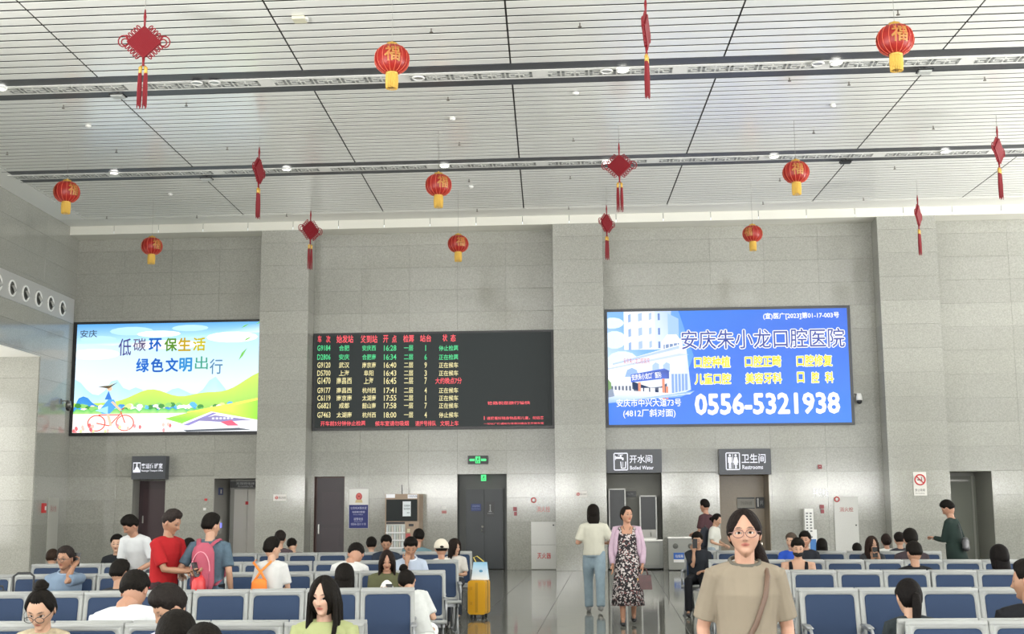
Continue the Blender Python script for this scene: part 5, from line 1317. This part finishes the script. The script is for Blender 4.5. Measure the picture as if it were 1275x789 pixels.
    for sg, S_, El, Wr in arms:
        if sleeve == 'short': sh.tube([S_+(u(0, 0, .38)-S_)*.35, S_, S_+(El-S_)*.45, S_+(El-S_)*.82], [.05*s, .06*s, .062*s, .066*s], 12)
        elif sleeve == 'long': sh.tube([S_+(u(0, 0, .38)-S_)*.35, S_, S_+(El-S_)*.5, El, El+(Wr-El)*.5, El+(Wr-El)*.93], [.05*s, .06*s, .056*s, .05*s, .045*s, .036*s], 12)
        elif sleeve == 'none': sh.tube([u(sg*.09, 0, .28), u(sg*.1, -.01, .4), u(sg*.105, 0, .45)], [(.05*s, .1*s), (.034*s, .1*s), (.026*s, .07*s)], 10, side=(1, 0, 0))
    so = remesh(sh, 'shirt' if bottom != 'dress' else 'dress', vox, sm, root, smooth=3)
    if collar:
        nb = MB(); c0 = u(0, .002, .487); ring = [c0 + U.to_3x3() @ Vector((.078*s*math.cos(2*PI*i/20), -.072*s*math.sin(2*PI*i/20), -.024*s*math.sin(2*PI*i/20)+.0)) for i in range(21)]
        nb.tube(ring, .011*s, 6, cap=False).build('collar', mat('cloth_'+collar, collar, .85), root, True)
    if bottom == 'trousers':
        tr = MB(); tm = mat('trouser_'+lower, lower, .85, spec=.2, noise=(12, .1), bump=(14, .3))
        tr.tube([u(0, 0, .05), u(0, 0, -.06)], [(.148*wide*s, .112*s), (.158*wide*s, .118*s)], 14)
        for lg in leg:
            tr.tube([lg[0]+Vector((0, 0, .02)), lg[0]+(lg[1]-lg[0])*.5, lg[1], lg[1]+(lg[2]-lg[1])*.4, lg[2]+Vector((0, 0, -.015))], [.098*s, .088*pw*s, .068*pw*s, .066*pw*s, .064*pw*s], 12)
        remesh(tr, 'trousers', vox, tm, root, smooth=3)
    for lg in leg:
        sb = MB(); a = lg[2]; zb = a.z-.085*s
        sb.tube([a+Vector((0, .075*s, -.05*s)), a+Vector((0, .02*s, -.035*s)), a+Vector((0, -.08*s, -.05*s)), a+Vector((0, -.17*s, -.062*s))], [(.03*s, .03*s), (.04*s, .045*s), (.042*s, .034*s), (.026*s, .02*s)], 10)
        sb.v = [(v[0], v[1], max(v[2], zb+.003)) for v in sb.v]; sb.build('shoe', mat('shoe_'+shoes, shoes, .5), root, True)
    if hair:
        ho = link('hair', hair_mesh(hair, hi, hc), root); ho.matrix_local = R3
    P_ = dict(root=root, U=U, u=u, R3=R3, arms=arms, s=s, leg=leg, vox=vox, top=(X, Y)); PEOPLE.append(P_); return P_
def glasses(P_, c='3a2a2a', w=.03):
    q = MB()
    for s in (-1, 1):
        q.tube([(s*.033+w*.9*math.cos(2*PI*i/16), -.112, .004+w*.68*math.sin(2*PI*i/16)) for i in range(17)], .0022, 5, cap=False)
        q.tube([(s*(.033+w*.85), -.11, .01), (s*.08, -.06, .012), (s*.083, .01, .006)], .002, 5)
    q.tube([(-.008, -.113, .008), (.008, -.113, .008)], .002, 5)
    o = q.build('glasses', mat('frame_'+c, c, .3), P_['root'], True); o.matrix_local = P_['R3']; return o
def world(P_, v): return Matrix.Translation(P_['root'].location) @ Matrix.Rotation(P_['root'].rotation_euler.z, 4, 'Z') @ v
def phone_at(P_, i, label, off=(0, -.03, .03)):
    sg, S_, El, Wr = P_['arms'][i]; d = (Wr-El).normalized(); c = world(P_, Wr+d*.09*P_['s']+Vector(off))
    M = Matrix.Translation(c) @ Matrix.Rotation(P_['root'].rotation_euler.z, 4, 'Z') @ Matrix.Rotation(-.35, 4, 'X')
    o = MB().box((-.036, -.004, -.075), (.036, .004, .075)).build('phone', mat('phone_dark', '16171b', .25)); o.matrix_world = M; tag(o, label, 'phone')
    MB().box((-.032, .004, -.069), (.032, .0045, .069)).build('phone_screen', mat('phone_glass', '262a30', .1), o)
    return o
L = 'L'; R = 'R'
# nearest, cut off at the bottom edge
person('big dark haired head at the bottom edge, below the woman in the pale checked shirt', 219, 764, 5.6, 'b', X=None, hair='boy', shirt='3a3d42', lower='23252a', hi=1, lean=.3, nod=.2, smin=.8)
person('top of a dark haired head at the bottom edge, right of the bigger one', 253, 780, 5.4, 'b', hair='short', shirt='50545a', hi=1, lean=.4, nod=.3, smin=.75)
# first row, left block
P = person('woman in a beige floral top with a top bun and glasses, looking down', 52, 738, face='f', row=(L, 1), hair='bun', shirt='a89c84', shirt_noise=[(30, .2)], hi=2, lean=.2, nod=.45, hands=('phone', 'phone'), lower='3a3a40', skin='d3a88c', smin=.9); glasses(P, '2e2a2a')
person('person in a white T-shirt seen from behind with bowed head, nearest row left', 168, 721, face='b', row=(L, 1), hair='boy', shirt='c0c2c4', hi=1, lean=.25, nod=.5, wide=1.08, smin=1.05, side=.1, hd=(-.04, -.08, .59))
person('grey haired woman in a pale checked shirt bending her head down left', 212, 731, 7.6, 'f', turn=-.8, nod=.5, lean=.35, side=-.15, hair='boy', hc='231f1d', shirt='b9b6c6', shirt_noise=[(50, .12)], hi=1, hands=('phone', 'phone'), smin=.8)
person('young woman with long black hair in a yellow green top, eyes lowered', 404.5, 717, face='f', row=(L, 1), hair='long', shirt='989e70', hi=2, lean=.02, nod=.16, turn=-.25, skin='d2ab95', hands=('lap', 'lap'), lips='a84a48', smin=.85)
# second row, left block
person('head with short black hair seen from behind in front of the white bag', 150, 698, face='b', row=(L, 2), hair='boy', shirt='2a2c31', lean=.15, nod=.15, turn=-.5, hi=1)
P = person('back of a head with full black hair beside the long haired young woman', 429, 705, face='b', row=(L, 2), hair='bob', shirt='24262a', lean=.2, nod=.2, hi=1)
P_bun = person('person in white with a hair bun bending over at the aisle, second row', 507, 713, face='b', row=(L, 2), hair='bun', shirt='c0c2c0', lean=.45, nod=.5, side=.28, hi=1, smin=.85, wide=.85, shirt_noise=[(20, .06)], lower='dfe3df')
# third row, left block
P = person('man in glasses and a blue grey shirt holding a phone to his ear', 82, 681, face='f', row=(L, 3), hair='short', hc='2a2523', shirt='74869a', hi=1, lean=.06, nod=.05, turn=-.35, hands=('ear', 'lap'), skin='b98a6c', wide=1.05, collar='8b9db4'); glasses(P, '2e2a2a')
phone_at(P, 0, 'dark phone pressed to the ear of the man in glasses', (.0, .0, .02))
P = person('woman with long hair, olive jacket over a white top, reading her phone', 482, 685, face='f', row=(L, 3), hair='long', hc='211a17', shirt='53543c', sleeve='long', hi=1, lean=.1, nod=.35, hands=('phone', 'phone'), skin='c08f72', wide=1.1)
q = MB(); q.ball(P['u'](0, -.1, .25), (.085, .055, .15), 14, 9); q.build('white_top', mat('cloth_white_print', 'dcdcd8', .85, noise=(30, .1)), P['root'], True)
phone_at(P, 1, 'phone in the hands of the woman in the olive jacket', (.04, -.02, .0))
person('person in a white shirt hunched over to the right, third row left block', 443, 685, face='b', row=(L, 3), hair='short', shirt='c2c2c0', lean=.15, nod=.8, side=-.05, hi=1, wide=.92, smin=1.08, hd=(-.05, -.1, .57), hands=((.1, -.3, .1), (-.1, -.3, .1)))
# fourth row, left block
person('dark haired head just above the fourth row at the far left', 65.5, 685.5, face='b', row=(L, 4), hair='boy', hc='2b2019', shirt='3f4248', lean=.3)
person('round faced man in a black shirt facing the camera behind the fourth row', 146, 666, face='f', Y=17.9, hair='short', shirt='202226', lean=.05, nod=.05, turn=.2, hi=1, hands=('phone', 'lap'), wide=1.05)
person('man in a pale blue white shirt resting his chin on his hand, fourth row', 511.5, 670, face='f', row=(L, 4), hair='boy', shirt='aab4c4', lean=.2, nod=.4, hi=1, hands=('lap', 'chin'), collar='d6dde8', skin='b98a6c')
person('person in a white baseball cap seen from behind, fourth row', 549.5, 673, face='b', row=(L, 4), hair='short', shirt='e2ddd6', lean=.05, nod=.05, hi=1)
Pcap = PEOPLE[-1]
q = MB(); pts = []
q.ball((0, .01, .03), (.106, .126, .12), 22, 16); q.v = [(v[0], v[1], max(v[2], .012)) for v in q.v]
q.tube([(0, -.09, .03), (0, -.16, .018)], [(.07, .006), (.05, .005)], 12, side=(1, 0, 0))
c = q.build('cap', mat('cap_cream', 'cdc5b5', .8), Pcap['root'], True); c.matrix_local = Pcap['R3']
q = MB().ball((0, .128, .03), (.03, .012, .018), 10, 6); c2 = q.build('cap_opening', hair_mat('15120f'), Pcap['root'], True); c2.matrix_local = Pcap['R3']
person('girl in a white top with dark hair at the aisle end of the last row', 566, 672.5, face='f', Y=19.3, hair='bob', hc='221b18', shirt='bdb9b2', sleeve='short', lean=.08, nod=.1, turn=.9, hi=1, hands=('lap', 'lap'))
# last row, left block
person('back of a black haired head above the last row, left of the vending machine', 462.5, 670, face='b', row=(L, 5), hair='boy', shirt='33363c', lean=.1)
person('man in a dark navy shirt looking down in front of the vending machine', 481, 667, face='f', row=(L, 5), hair='short', shirt='2a3340', lean=.25, nod=.4, hi=1, wide=1.1, hands=('phone', 'phone'), skin='b98a6c')
person('person in a teal grey shirt seen from behind below the vending machine', 521, 659, face='b', row=(L, 5), hair='short', shirt='5f7a82', lean=.1, side=-.1, wide=1.15)
person('person with dark hair seen from behind in front of the stone pillar', 349, 661, face='b', row=(L, 5), hair='short', hc='221d1b', shirt='4a3f44', lean=.05)
person('person in dark red plaid with a bowed head beside the pillar', 364, 671, face='b', row=(L, 5), hair='boy', shirt='46292c', shirt_noise=[(25, .35)], lean=.3, nod=.4, side=.2)
person('dark haired child half hidden between the red shirt and the pink backpack', 235.5, 671, face='b', row=(L, 4), hair='boy', shirt='2c3038', lean=.1)
# standing, left
P = person('young man in a white T-shirt standing with his head bent over the seats', 163, 643, 15.3, 'f', 'stand', hair='boy', shirt='bdbfc0', lean=.42, nod=.55, turn=-.5, rz=-.25, hi=1, hands=((.1, -.26, .12), (-.05, -.3, .12)), lower='46484c', smin=.9)
P_red = person('older woman in a red T-shirt standing in profile and looking down', 214, 636, 12.6, 'f', 'stand', hair='short', hc='2a2422', shirt='9c1e22', lean=.1, nod=.4, turn=.25, rz=1.15, hi=1, hands=((.04, -.33, .17), (-.02, -.35, .17)), lower='3a2a2c', skin='b98a6c', wide=1.1, brows='4a3a34')
P_pk = person('person in a blue grey checked shirt with a pink backpack, seen from behind', 263.5, 640, 12.75, 'b', 'stand', hair='boy', shirt='4f616e', shirt_noise=[(11, .22), (40, .08)], lean=.03, nod=.1, turn=-.6, hi=1, hands=((.34, -.12, .12), 'side'), lower='1f2125', skin='c99b7f', wide=1.1)
P_boy = person('small boy in a white T-shirt with an orange shoulder bag, seen from behind', 339.5, 671, 12.9, 'b', 'stand', hair='boy', shirt='bfbfbd', lean=.02, nod=.05, turn=-.8, hi=1, lower='3d4450', smin=.6, skin='d3a88c')
# backpack, bags
def carried(name, P_, label, cat, Mloc): 
    o = empty(name); o.matrix_world = Matrix.Translation(P_['root'].location) @ Matrix.Rotation(P_['root'].rotation_euler.z, 4, 'Z') @ Mloc; tag(o, label, cat); return o
pink = mat('pink_fabric', 'a34a5c', .8, noise=(12, .06)); pinkd = mat('pink_piping', 'cf8a96', .7)
def rounded_bag(w, h, d, r, n=10):
    q = MB(); rings = []
    for j in range(n+1):
        t = j/n; z = t*h; k = math.sin(min(1, min(t, 1-t)*4+.12)*PI/2)**.5 if min(t, 1-t) < .25 else 1
        rings.append(((0, 0, z), (w/2*k*(1 - .12*t), d/2*k)))
    q.tube([p_ for p_, _ in rings], [r_ for _, r_ in rings], 20, side=(1, 0, 0)); return q
o = carried('backpack', P_pk, 'pink backpack worn by the person in the checked shirt', 'backpack', P_pk['U'] @ Matrix.Translation((0, .2, -.07)))
rounded_bag(.25, .5, .16, .08).build('bag_body', pink, o, True)
q = MB(); q.tube([(.095*math.cos(a), .062+.012, .22+.19*math.sin(a)) for a in [PI*k/12 for k in range(13)]], .006, 5, cap=False).build('zip_piping', pinkd, o, True)
q = MB(); q.tube([(-.08, .075, .03), (-.09, .083, .1), (-.09, .08, .2)], .006, 5).tube([(.08, .075, .03), (.09, .083, .1), (.09, .08, .2)], .006, 5).build('pocket_piping', mat('pink_dark', '8c3c50', .7), o, True)
for s_ in (-1, 1): MB().tube([(s_*.05, .0, .44), (s_*.08, -.09, .5), (s_*.11, -.18, .535), (s_*.115, -.27, .5), (s_*.12, -.325, .38), (s_*.14, -.25, .16), (s_*.12, -.05, .08)], [(.024, .008)]*7, 8).build('strap', pink, o, True)
o = carried('plastic_bag', P_red, 'red plastic bag hanging from the hands of the woman in red', 'bag', Matrix.Translation(P_red['arms'][0][3] + Vector((.0, -.1, -.38))))
rounded_bag(.2, .34, .1, .05).build('bag_body', mat('red_plastic', 'c8383a', .4), o, True); MB().tube([(-.03, 0, .31), (-.02, 0, .37), (0, 0, .4), (.02, 0, .37), (.03, 0, .31)], .008, 6).build('handle', MC['red_plastic'], o, True)
phone_at(P_red, 0, 'dark phone in the hands of the woman in the red T-shirt', (.0, -.02, .02))
org = mat('orange_fabric', 'e07a28', .7)
o = carried('shoulder_bag', P_boy, 'orange bag on the back of the small boy', 'bag', P_boy['U'] @ Matrix.Translation((.07, .19, .02)) @ Matrix.Scale(P_boy['s'], 4))
rounded_bag(.22, .24, .11, .06).build('bag_body', org, o, True)
for a_, b_ in ((.08, -.1), (-.08, .12)): MB().tube([(a_, -.03, .2), (a_+(b_-a_)*.4, -.06, .32), (b_, -.13, .44), (b_, -.24, .465)], [(.016, .006)]*4, 7).build('strap', org, o, True)
# luggage
def suitcase(px, bot, Y, w, h, d, label, col, rz=0, ribs=True):
    p_ = at_z(px, bot, 0); o = empty('suitcase', (p_.x, p_.y, 0), rz); tag(o, label, 'suitcase')
    m_ = mat('case_'+col, col, .4)
    q = MB(); pts = rrect(w, h, .04); q.prism([(a, b+.06+h/2) for a, b in pts], -d/2, d/2)
    q.build('shell', m_, o)
    if ribs:
        for s_ in (-.3, -.1, .1, .3): MB().prism([(a*.1+s_*w, b*.86+.06+h/2) for a, b in rrect(w, h, .04)], -d/2-.012, -d/2).build('rib', m_, o)
    MB().box((-w/2-.002, -.012, .08), (w/2+.002, .012, h+.05)).build('zip_seam', black, o)
    for sx in (-1, 1):
        for sy in (-1, 1): q = MB(); q.tube([(sx*(w/2-.05)-.014, sy*(d/2-.05), .03), (sx*(w/2-.05)+.014, sy*(d/2-.05), .03)], .03, 10).box((sx*(w/2-.05)-.018, sy*(d/2-.05)-.02, .035), (sx*(w/2-.05)+.018, sy*(d/2-.05)+.02, .065)).build('wheel', black, o)
    return o
sc_ = suitcase(596.5, 769, 0, .27, .5, .3, 'yellow suitcase standing in the aisle at the end of the benches', 'd69e1c', rz=-.15, ribs=False)
MB().box((-.02, -.158, .09), (.02, -.148, .53)).build('center_groove', mat('case_groove', 'b98a1c', .5), sc_)
for z_ in (.2, .42): MB().box((-.1, -.16, z_), (-.06, -.15, z_+.05)).build('latch', mat('case_latch', 'c8921c', .4), sc_)
MB().tube([(-.09, .1, .56), (-.09, .1, .6), (.09, .1, .6), (.09, .1, .56)], .009, 6).build('handle', mat('yellow_handle', 'd8c25a', .4), sc_)
o = empty('paper_bag', (sc_.location.x+.02, sc_.location.y, .565), -.1); tag(o, 'light blue and white paper bag standing on the yellow suitcase', 'bag')
q = MB(); a, b, h = .13, .05, .26
q.add([(-a, -b, 0), (a, -b, 0), (a, b, 0), (-a, b, 0), (-a*.75, -b*.8, h), (a*.75, -b*.8, h), (a*.75, b*.8, h), (-a*.75, b*.8, h)], [(0, 1, 5, 4), (1, 2, 6, 5), (2, 3, 7, 6), (3, 0, 4, 7), (0, 3, 2, 1), (4, 5, 6, 7)],)
q.c = [['eef2f4', 'eef2f4', '7fb4d4', '8fbfda'], ['dfe8ee', 'dfe8ee', '86b8d4', '86b8d4'], ['eef2f4']*4, ['eef2f4']*4, 'eef2f4', '8fbfda']; q.c = [x if not isinstance(x, list) or len(x) == 4 else x for x in q.c]
q.build('bag_body', mat('paper_bag', rough=.6, vcol=True), o)
MB().tube([(-.06, -.03, h), (-.1, -.02, h+.07), (-.05, 0, h+.09), (.06, -.03, h+.01)], .008, 5).build('handle', mat('yellow_handle', 'd8c25a', .4), o); MB().ball((.02, -.05, .13), (.03, .006, .02), 8, 5).build('print', mat('bag_print', '5a94b8', .6), o)
# dark luggage at the far left
rp = rowpt(L, 2, 12)
o = suitcase(0, 800, 0, .42, .62, .24, 'dark suitcase with a raised trolley handle behind the second row, far left', '33353a', rz=.1); o.location = (at_y(24, 720, 12.3).x, 12.35, 0)
MB().tube([(-.1, .06, .66), (-.1, .06, 1.0), (-.06, .06, 1.03), (.06, .06, 1.03), (.1, .06, 1.0), (.1, .06, .66)], .012, 6).build('trolley_handle', black, o)
o2 = empty('backpack', (at_y(8, 720, 12.1).x, 11.95, .455)); tag(o2, 'dark grey rucksack on the seat at the far left edge', 'backpack'); o2.location.z = .452
rounded_bag(.36, .44, .2, .08).build('bag_body', mat('rucksack', '3b3e44', .8, noise=(14, .1)), o2, True); MB().tube([(-.05, 0, .43), (-.04, 0, .48), (.04, 0, .48), (.05, 0, .43)], .01, 6).build('handle', black, o2)
o = empty('plastic_bag', (at_y(176, 716, 13.9).x, at_y(176, 716, 13.75).y, .46)); rp = rowpt(L, 3, 176); o.location = (rp[0], rp[1]-.3, .455); tag(o, 'white plastic bag on the third row below the stooping young man', 'bag'); b_ = rounded_bag(.2, .36, .16, .06).build('bag_body', mat('white_plastic', 'e6e6e4', .35, bump=(20, .6)), o, True)
MB().tube([(-.04, 0, .34), (-.03, 0, .42), (.03, 0, .42), (.04, 0, .34)], .01, 6).build('handle', MC['white_plastic'], o, True)

# ------------------------------------------------------------------ walkers in the aisle
P = person('woman in a loose white T-shirt and pale jeans walking away in the aisle', 738.5, 629, 20.4, 'b', 'stand', hair='bob', hc='17130f', shirt='bdbbad', lower='84959f', lean=.03, stride=.5, hi=1, hands=((.17, -.22, .2), (-.22, -.16, .15)), wide=1.12, rz=.1, pw=1.12, shoes='8a8a88')
P = person('woman in a black and white patterned dress and pink cardigan walking with a brown bag', 780, 630, 18.3, 'f', 'stand', hair='lowbun', hc='1a1512', shirt='1d1b1e', sleeve='none', bottom='dress', lean=.02, nod=.0, turn=.55, stride=-.55, hi=1, hands=('side', 'side'), skin='c99273', shoes='15151a', lips='b04a48')
dressm = bpy.data.materials.new('patterned_dress'); dressm.use_nodes = True; nt = dressm.node_tree; bsdf = nt.nodes['Principled BSDF']; bsdf.inputs['Roughness'].default_value = .85
vo = nt.nodes.new('ShaderNodeTexVoronoi'); vo.inputs['Scale'].default_value = 52; tc = nt.nodes.new('ShaderNodeNewGeometry'); nt.links.new(tc.outputs['Position'], vo.inputs['Vector'])
cr = nt.nodes.new('ShaderNodeValToRGB'); cr.color_ramp.interpolation = 'CONSTANT'; cr.color_ramp.elements[0].color = (.015, .012, .015, 1); e_ = cr.color_ramp.elements.new(.6); e_.color = (.5, .45, .44, 1); e_ = cr.color_ramp.elements.new(.9); e_.color = (.2, .09, .09, 1); cr.color_ramp.elements[-1].color = (.02, .02, .02, 1)
sp_ = nt.nodes.new('ShaderNodeSeparateColor'); nt.links.new(vo.outputs['Color'], sp_.inputs[0]); nt.links.new(sp_.outputs[0], cr.inputs[0]); nt.links.new(cr.outputs[0], bsdf.inputs['Base Color'])
u = P['u']; sk = MB(); s = P['s']
sk.tube([u(0, 0, .36), u(0, 0, .25), u(0, .005, .12), u(0, .005, 0), Vector((0, -.02, .7*s)), Vector((0, -.02, .5*s)), Vector((0, -.03, .27*s))], [(.165*s, .12*s), (.16*s, .12*s), (.15*s, .115*s), (.175*s, .14*s), (.19*s, .19*s), (.21*s, .23*s), (.235*s, .27*s)], 28)
sk.v = [(v[0]+.012*math.sin(8*math.atan2(v[1], v[0]))*(1 if v[2] < .9 else 0)*v[0]/.2, v[1]+.012*math.sin(7*math.atan2(v[1], v[0]))*(1 if v[2] < .9 else 0), v[2]) for v in sk.v]
sk.build('skirt', dressm, P['root'], True)
for ch in P['root'].children:
    if ch.name.startswith('dress'): ch.data.materials.clear(); ch.data.materials.append(dressm)
cdm = mat('pink_knit', 'b8a0b0', .9, noise=(20, .05)); 
for sg, S_, El, Wr in P['arms']:
    cd = MB(); cd.tube([u(sg*.08, .05, .44), S_+Vector((0, 0, .01)), S_+(El-S_)*.5, El, El+(Wr-El)*.5, El+(Wr-El)*.95], [.04*s, .056*s, .058*s, .056*s, .053*s, .04*s], 12)
    cd.tube([u(sg*.12, -.01, .42), u(sg*.155, .0, .3), u(sg*.17, .01, .12), u(sg*.175, .0, .04)], [(.035*s, .085*s), (.04*s, .1*s), (.035*s, .1*s), (.02*s, .09*s)], 12, side=(1, 0, 0)); cd.build('cardigan', cdm, P['root'], True)
MB().tube([u(.05*math.cos(a), -.085-.02*math.sin(a) if False else -.075, .47+.0-.07*math.sin(a)) for a in [PI*k/10 for k in range(11)]], .004, 5).build('necklace', mat('dark_bead', '3a3030', .3), P['root'], True)
W_ = P['arms'][0][3]
o = carried('handbag', P, 'dark red brown handbag carried by the woman in the patterned dress', 'handbag', Matrix.Translation(W_ + Vector((-.02, -.04, -.34))))
q = MB(); q.prism([(-.15, 0), (.15, 0), (.13, .2), (-.12, .2)], -.05, .05).build('bag_body', mat('oxblood_leather', '4a2220', .35, noise=(14, .2)), o)
MB().tube([(-.09, 0, .19), (-.07, 0, .28), (0, 0, .32), (.07, 0, .28), (.09, 0, .19)], .009, 6).build('handle', MC['oxblood_leather'], o, True); MB().ball((-.06, -.055, .14), .02).build('clasp', gold, o, True); MB().ball((-.1, -.055, .12), .016).build('charm', gold, o, True)
# the woman in front
P = person('woman in a beige T-shirt and glasses standing nearest the camera, strap across her chest', 926, 634, 6.6, 'f', 'stand', hair='tied', hc='1c1614', shirt='83796a', lean=.0, nod=-.04, turn=-.14, tilt=-.03, hi=2, hands=('side', 'side'), lower='4a4c50', skin='c99c84', wide=1.0, collar='56544c', lips='a0554f', rz=.05, shirt_noise=[(5, .05)])
glasses(P, '6a4a48', .031)
u = P['u']; MB().tube([u(.1, .08, .42), u(.105, .0, .478), u(.1, -.1, .42), u(.08, -.135, .32), u(.03, -.128, .18), u(-.06, -.125, .02), u(-.15, -.1, -.1)], [(.013, .005)]*7, 8, side=(1, 0, 0)).build('bag_strap', mat('brown_strap', '5c4638', .5), P['root'], True)
e_ = MB().tube([P['R3'] @ Vector((.084, 0, -.04)), P['R3'] @ Vector((.087, 0, -.06))], .004, 6).build('earring', steel, P['root'], True)

# ------------------------------------------------------------------ right block
P = person('man in black with crossed arms holding a phone to his mouth at the aisle', 868, 663, face='f', row=(R, 5), hair='boy', shirt='24272c', lower='1c1d21', lean=.05, nod=.1, hi=1, hands=('lap', 'chin'), wide=1.05); phone_at(P, 1, 'dark phone held up before the face of the man in black', (.02, -.04, .03))
person('tall man in a dark maroon shirt standing left of the restroom entrance', 877, 622, 26.5, 'b', 'stand', hair='short', shirt='4a3337', lower='23252a', lean=.02, rz=.9, hands=('lap', 'lap'))
P = person('woman in a white shirt with a dark backpack and a bun, before the restrooms', 892, 640, 25.2, 'f', 'stand', hair='lowbun', shirt='c4c4bc', lower='8f9aa2', lean=.12, nod=.3, rz=1.1, hands=('lap', 'lap'), hi=1)
o = carried('backpack', P, 'dark backpack on the woman in white before the restrooms', 'backpack', P['U'] @ Matrix.Translation((0, .2, -.02))); rounded_bag(.27, .4, .17, .07).build('bag_body', mat('navy_pack', '20242e', .8), o, True); MB().tube([(0, 0, .39), (0, 0, .44)], .012, 6).build('handle', black, o)
person('person in a bright blue shirt half hidden behind the masked man', 985, 664, face='f', row=(R, 5), hair='short', hc='4a4038', shirt='2b4fb0', lean=.1, turn=-.4, hi=0)
P = person('man in a black face mask and black tank top in the fourth row', 993, 671, face='f', row=(R, 4), hair='boy', shirt='15161a', sleeve='none', lean=.08, nod=.2, hi=1, hands=('lap', 'lap'), wide=1.15, skin='c99b7f')
q = MB(); q.ball((0, -.012, -.055), (.072, .096, .05), 16, 10); q.v = [(v[0], min(v[1], .0), v[2]) for v in q.v]; c = q.build('face_mask', mat('mask_black', '141417', .9), P['root'], True); c.matrix_local = P['R3']
person('young man with a fringe in a dark shirt behind the masked man', 1002, 662, face='f', row=(R, 5), hair='boy', shirt='23262c', lean=.02, nod=.05, turn=-.15, hi=1)
person('back of a head with long dark hair beside the charging tower', 1023, 672, face='b', row=(R, 5), hair='bob', hc='15120f', shirt='26282c', lean=.1)
person('top of a dark head just showing above the last row, right block', 1067, 680.5, face='b', row=(R, 5), hair='boy', shirt='2f3136', lean=.3)
P = person('woman with long hair holding a phone up in both hands, right block', 1085, 668, face='f', row=(R, 5), hair='long', hc='2a1f1b', shirt='34363a', sleeve='long', lean=.12, nod=.2, turn=.5, hi=1, hands=((.1, -.2, .42), (.0, -.22, .42))); phone_at(P, 0, 'phone held up by the long haired woman, right block', (-.02, -.02, .02))
P = person('person with pinned up hair and a white collar seen from behind', 1103, 665, face='b', Y=21.6, hair='lowbun', hc='241c19', shirt='d8d8d4', lean=.05)
person('dark haired head seen from behind, left of two in front of the right pillar', 1119.5, 664, face='b', Y=21.4, hair='short', hc='1a1614', shirt='33353b', lean=.05)
person('back of a black haired head in front of the right pillar, dark shirt', 1133, 659, face='b', row=(R, 4), hair='boy', shirt='3a3236', lean=.02, seat_off=.3)
person('man in a black T-shirt with short hair seen from behind, third row right block', 1137.5, 675, face='b', row=(R, 3), hair='short', shirt='17181b', lean=.05, turn=.3, hi=1)
P = person('young man in a dark green jacket standing by the grey door, looking at his hand', 1180, 624, 20.6, 'b', 'stand', hair='boy', shirt='23302c', sleeve='long', lower='8c9aa2', lean=.08, nod=.5, rz=1.0, hi=1, hands=((.02, -.3, .2), 'side'), wide=1.1, shirt_noise=[(8, .1)])
jk = MB().tube([P['u'](0, 0, .1), P['u'](0, .01, -.08), P['u'](0, .02, -.2)], [(.175, .13), (.2, .15), (.215, .16)], 18).build('jacket_skirt', MC['cloth_23302c[(8, 0.1)]'], P['root'], True)
o = carried('shoulder_bag', P, 'black shoulder bag across the back of the man in the dark green jacket', 'bag', P['U'] @ Matrix.Translation((.08, .2, -.04))); rounded_bag(.26, .22, .09, .05).build('bag_body', mat('black_leather', '1b1c1f', .4), o, True)
MB().tube([(.1, 0, .2), (.0, -.06, .38), (-.16, -.14, .52)], [(.012, .005)]*3, 7).build('strap', black, o)
person('back of a head with long straight black hair, third row at the far right', 1244, 681, face='b', row=(R, 3), hair='bob', hc='141110', shirt='1e1f23', lean=.05, hi=1, turn=.3)
P = person('woman with a black ponytail tilting her head, nearest row right block', 1130, 722, 8.6, 'b', hair='pony', hc='141110', shirt='2b3134', lean=.12, nod=.1, tilt=-.12, side=.04, hi=1, turn=.2)
P = person('man in a black T-shirt at the right picture edge, nearest row', 1278, 699, face='b', row=(R, 1), hair='short', shirt='17181b', lean=.1, turn=.9, hi=1, wide=1.15)
MB().tube([P['u'](.06*math.cos(a)+0, -.0+.07*math.sin(a), .47) for a in [2*PI*k/16 for k in range(17)]], .004, 5, cap=False).build('earphone_cord', mat('cord_white', 'c9c9c4', .5), P['root'], True)
bpy.data.scenes.remove(TMP)
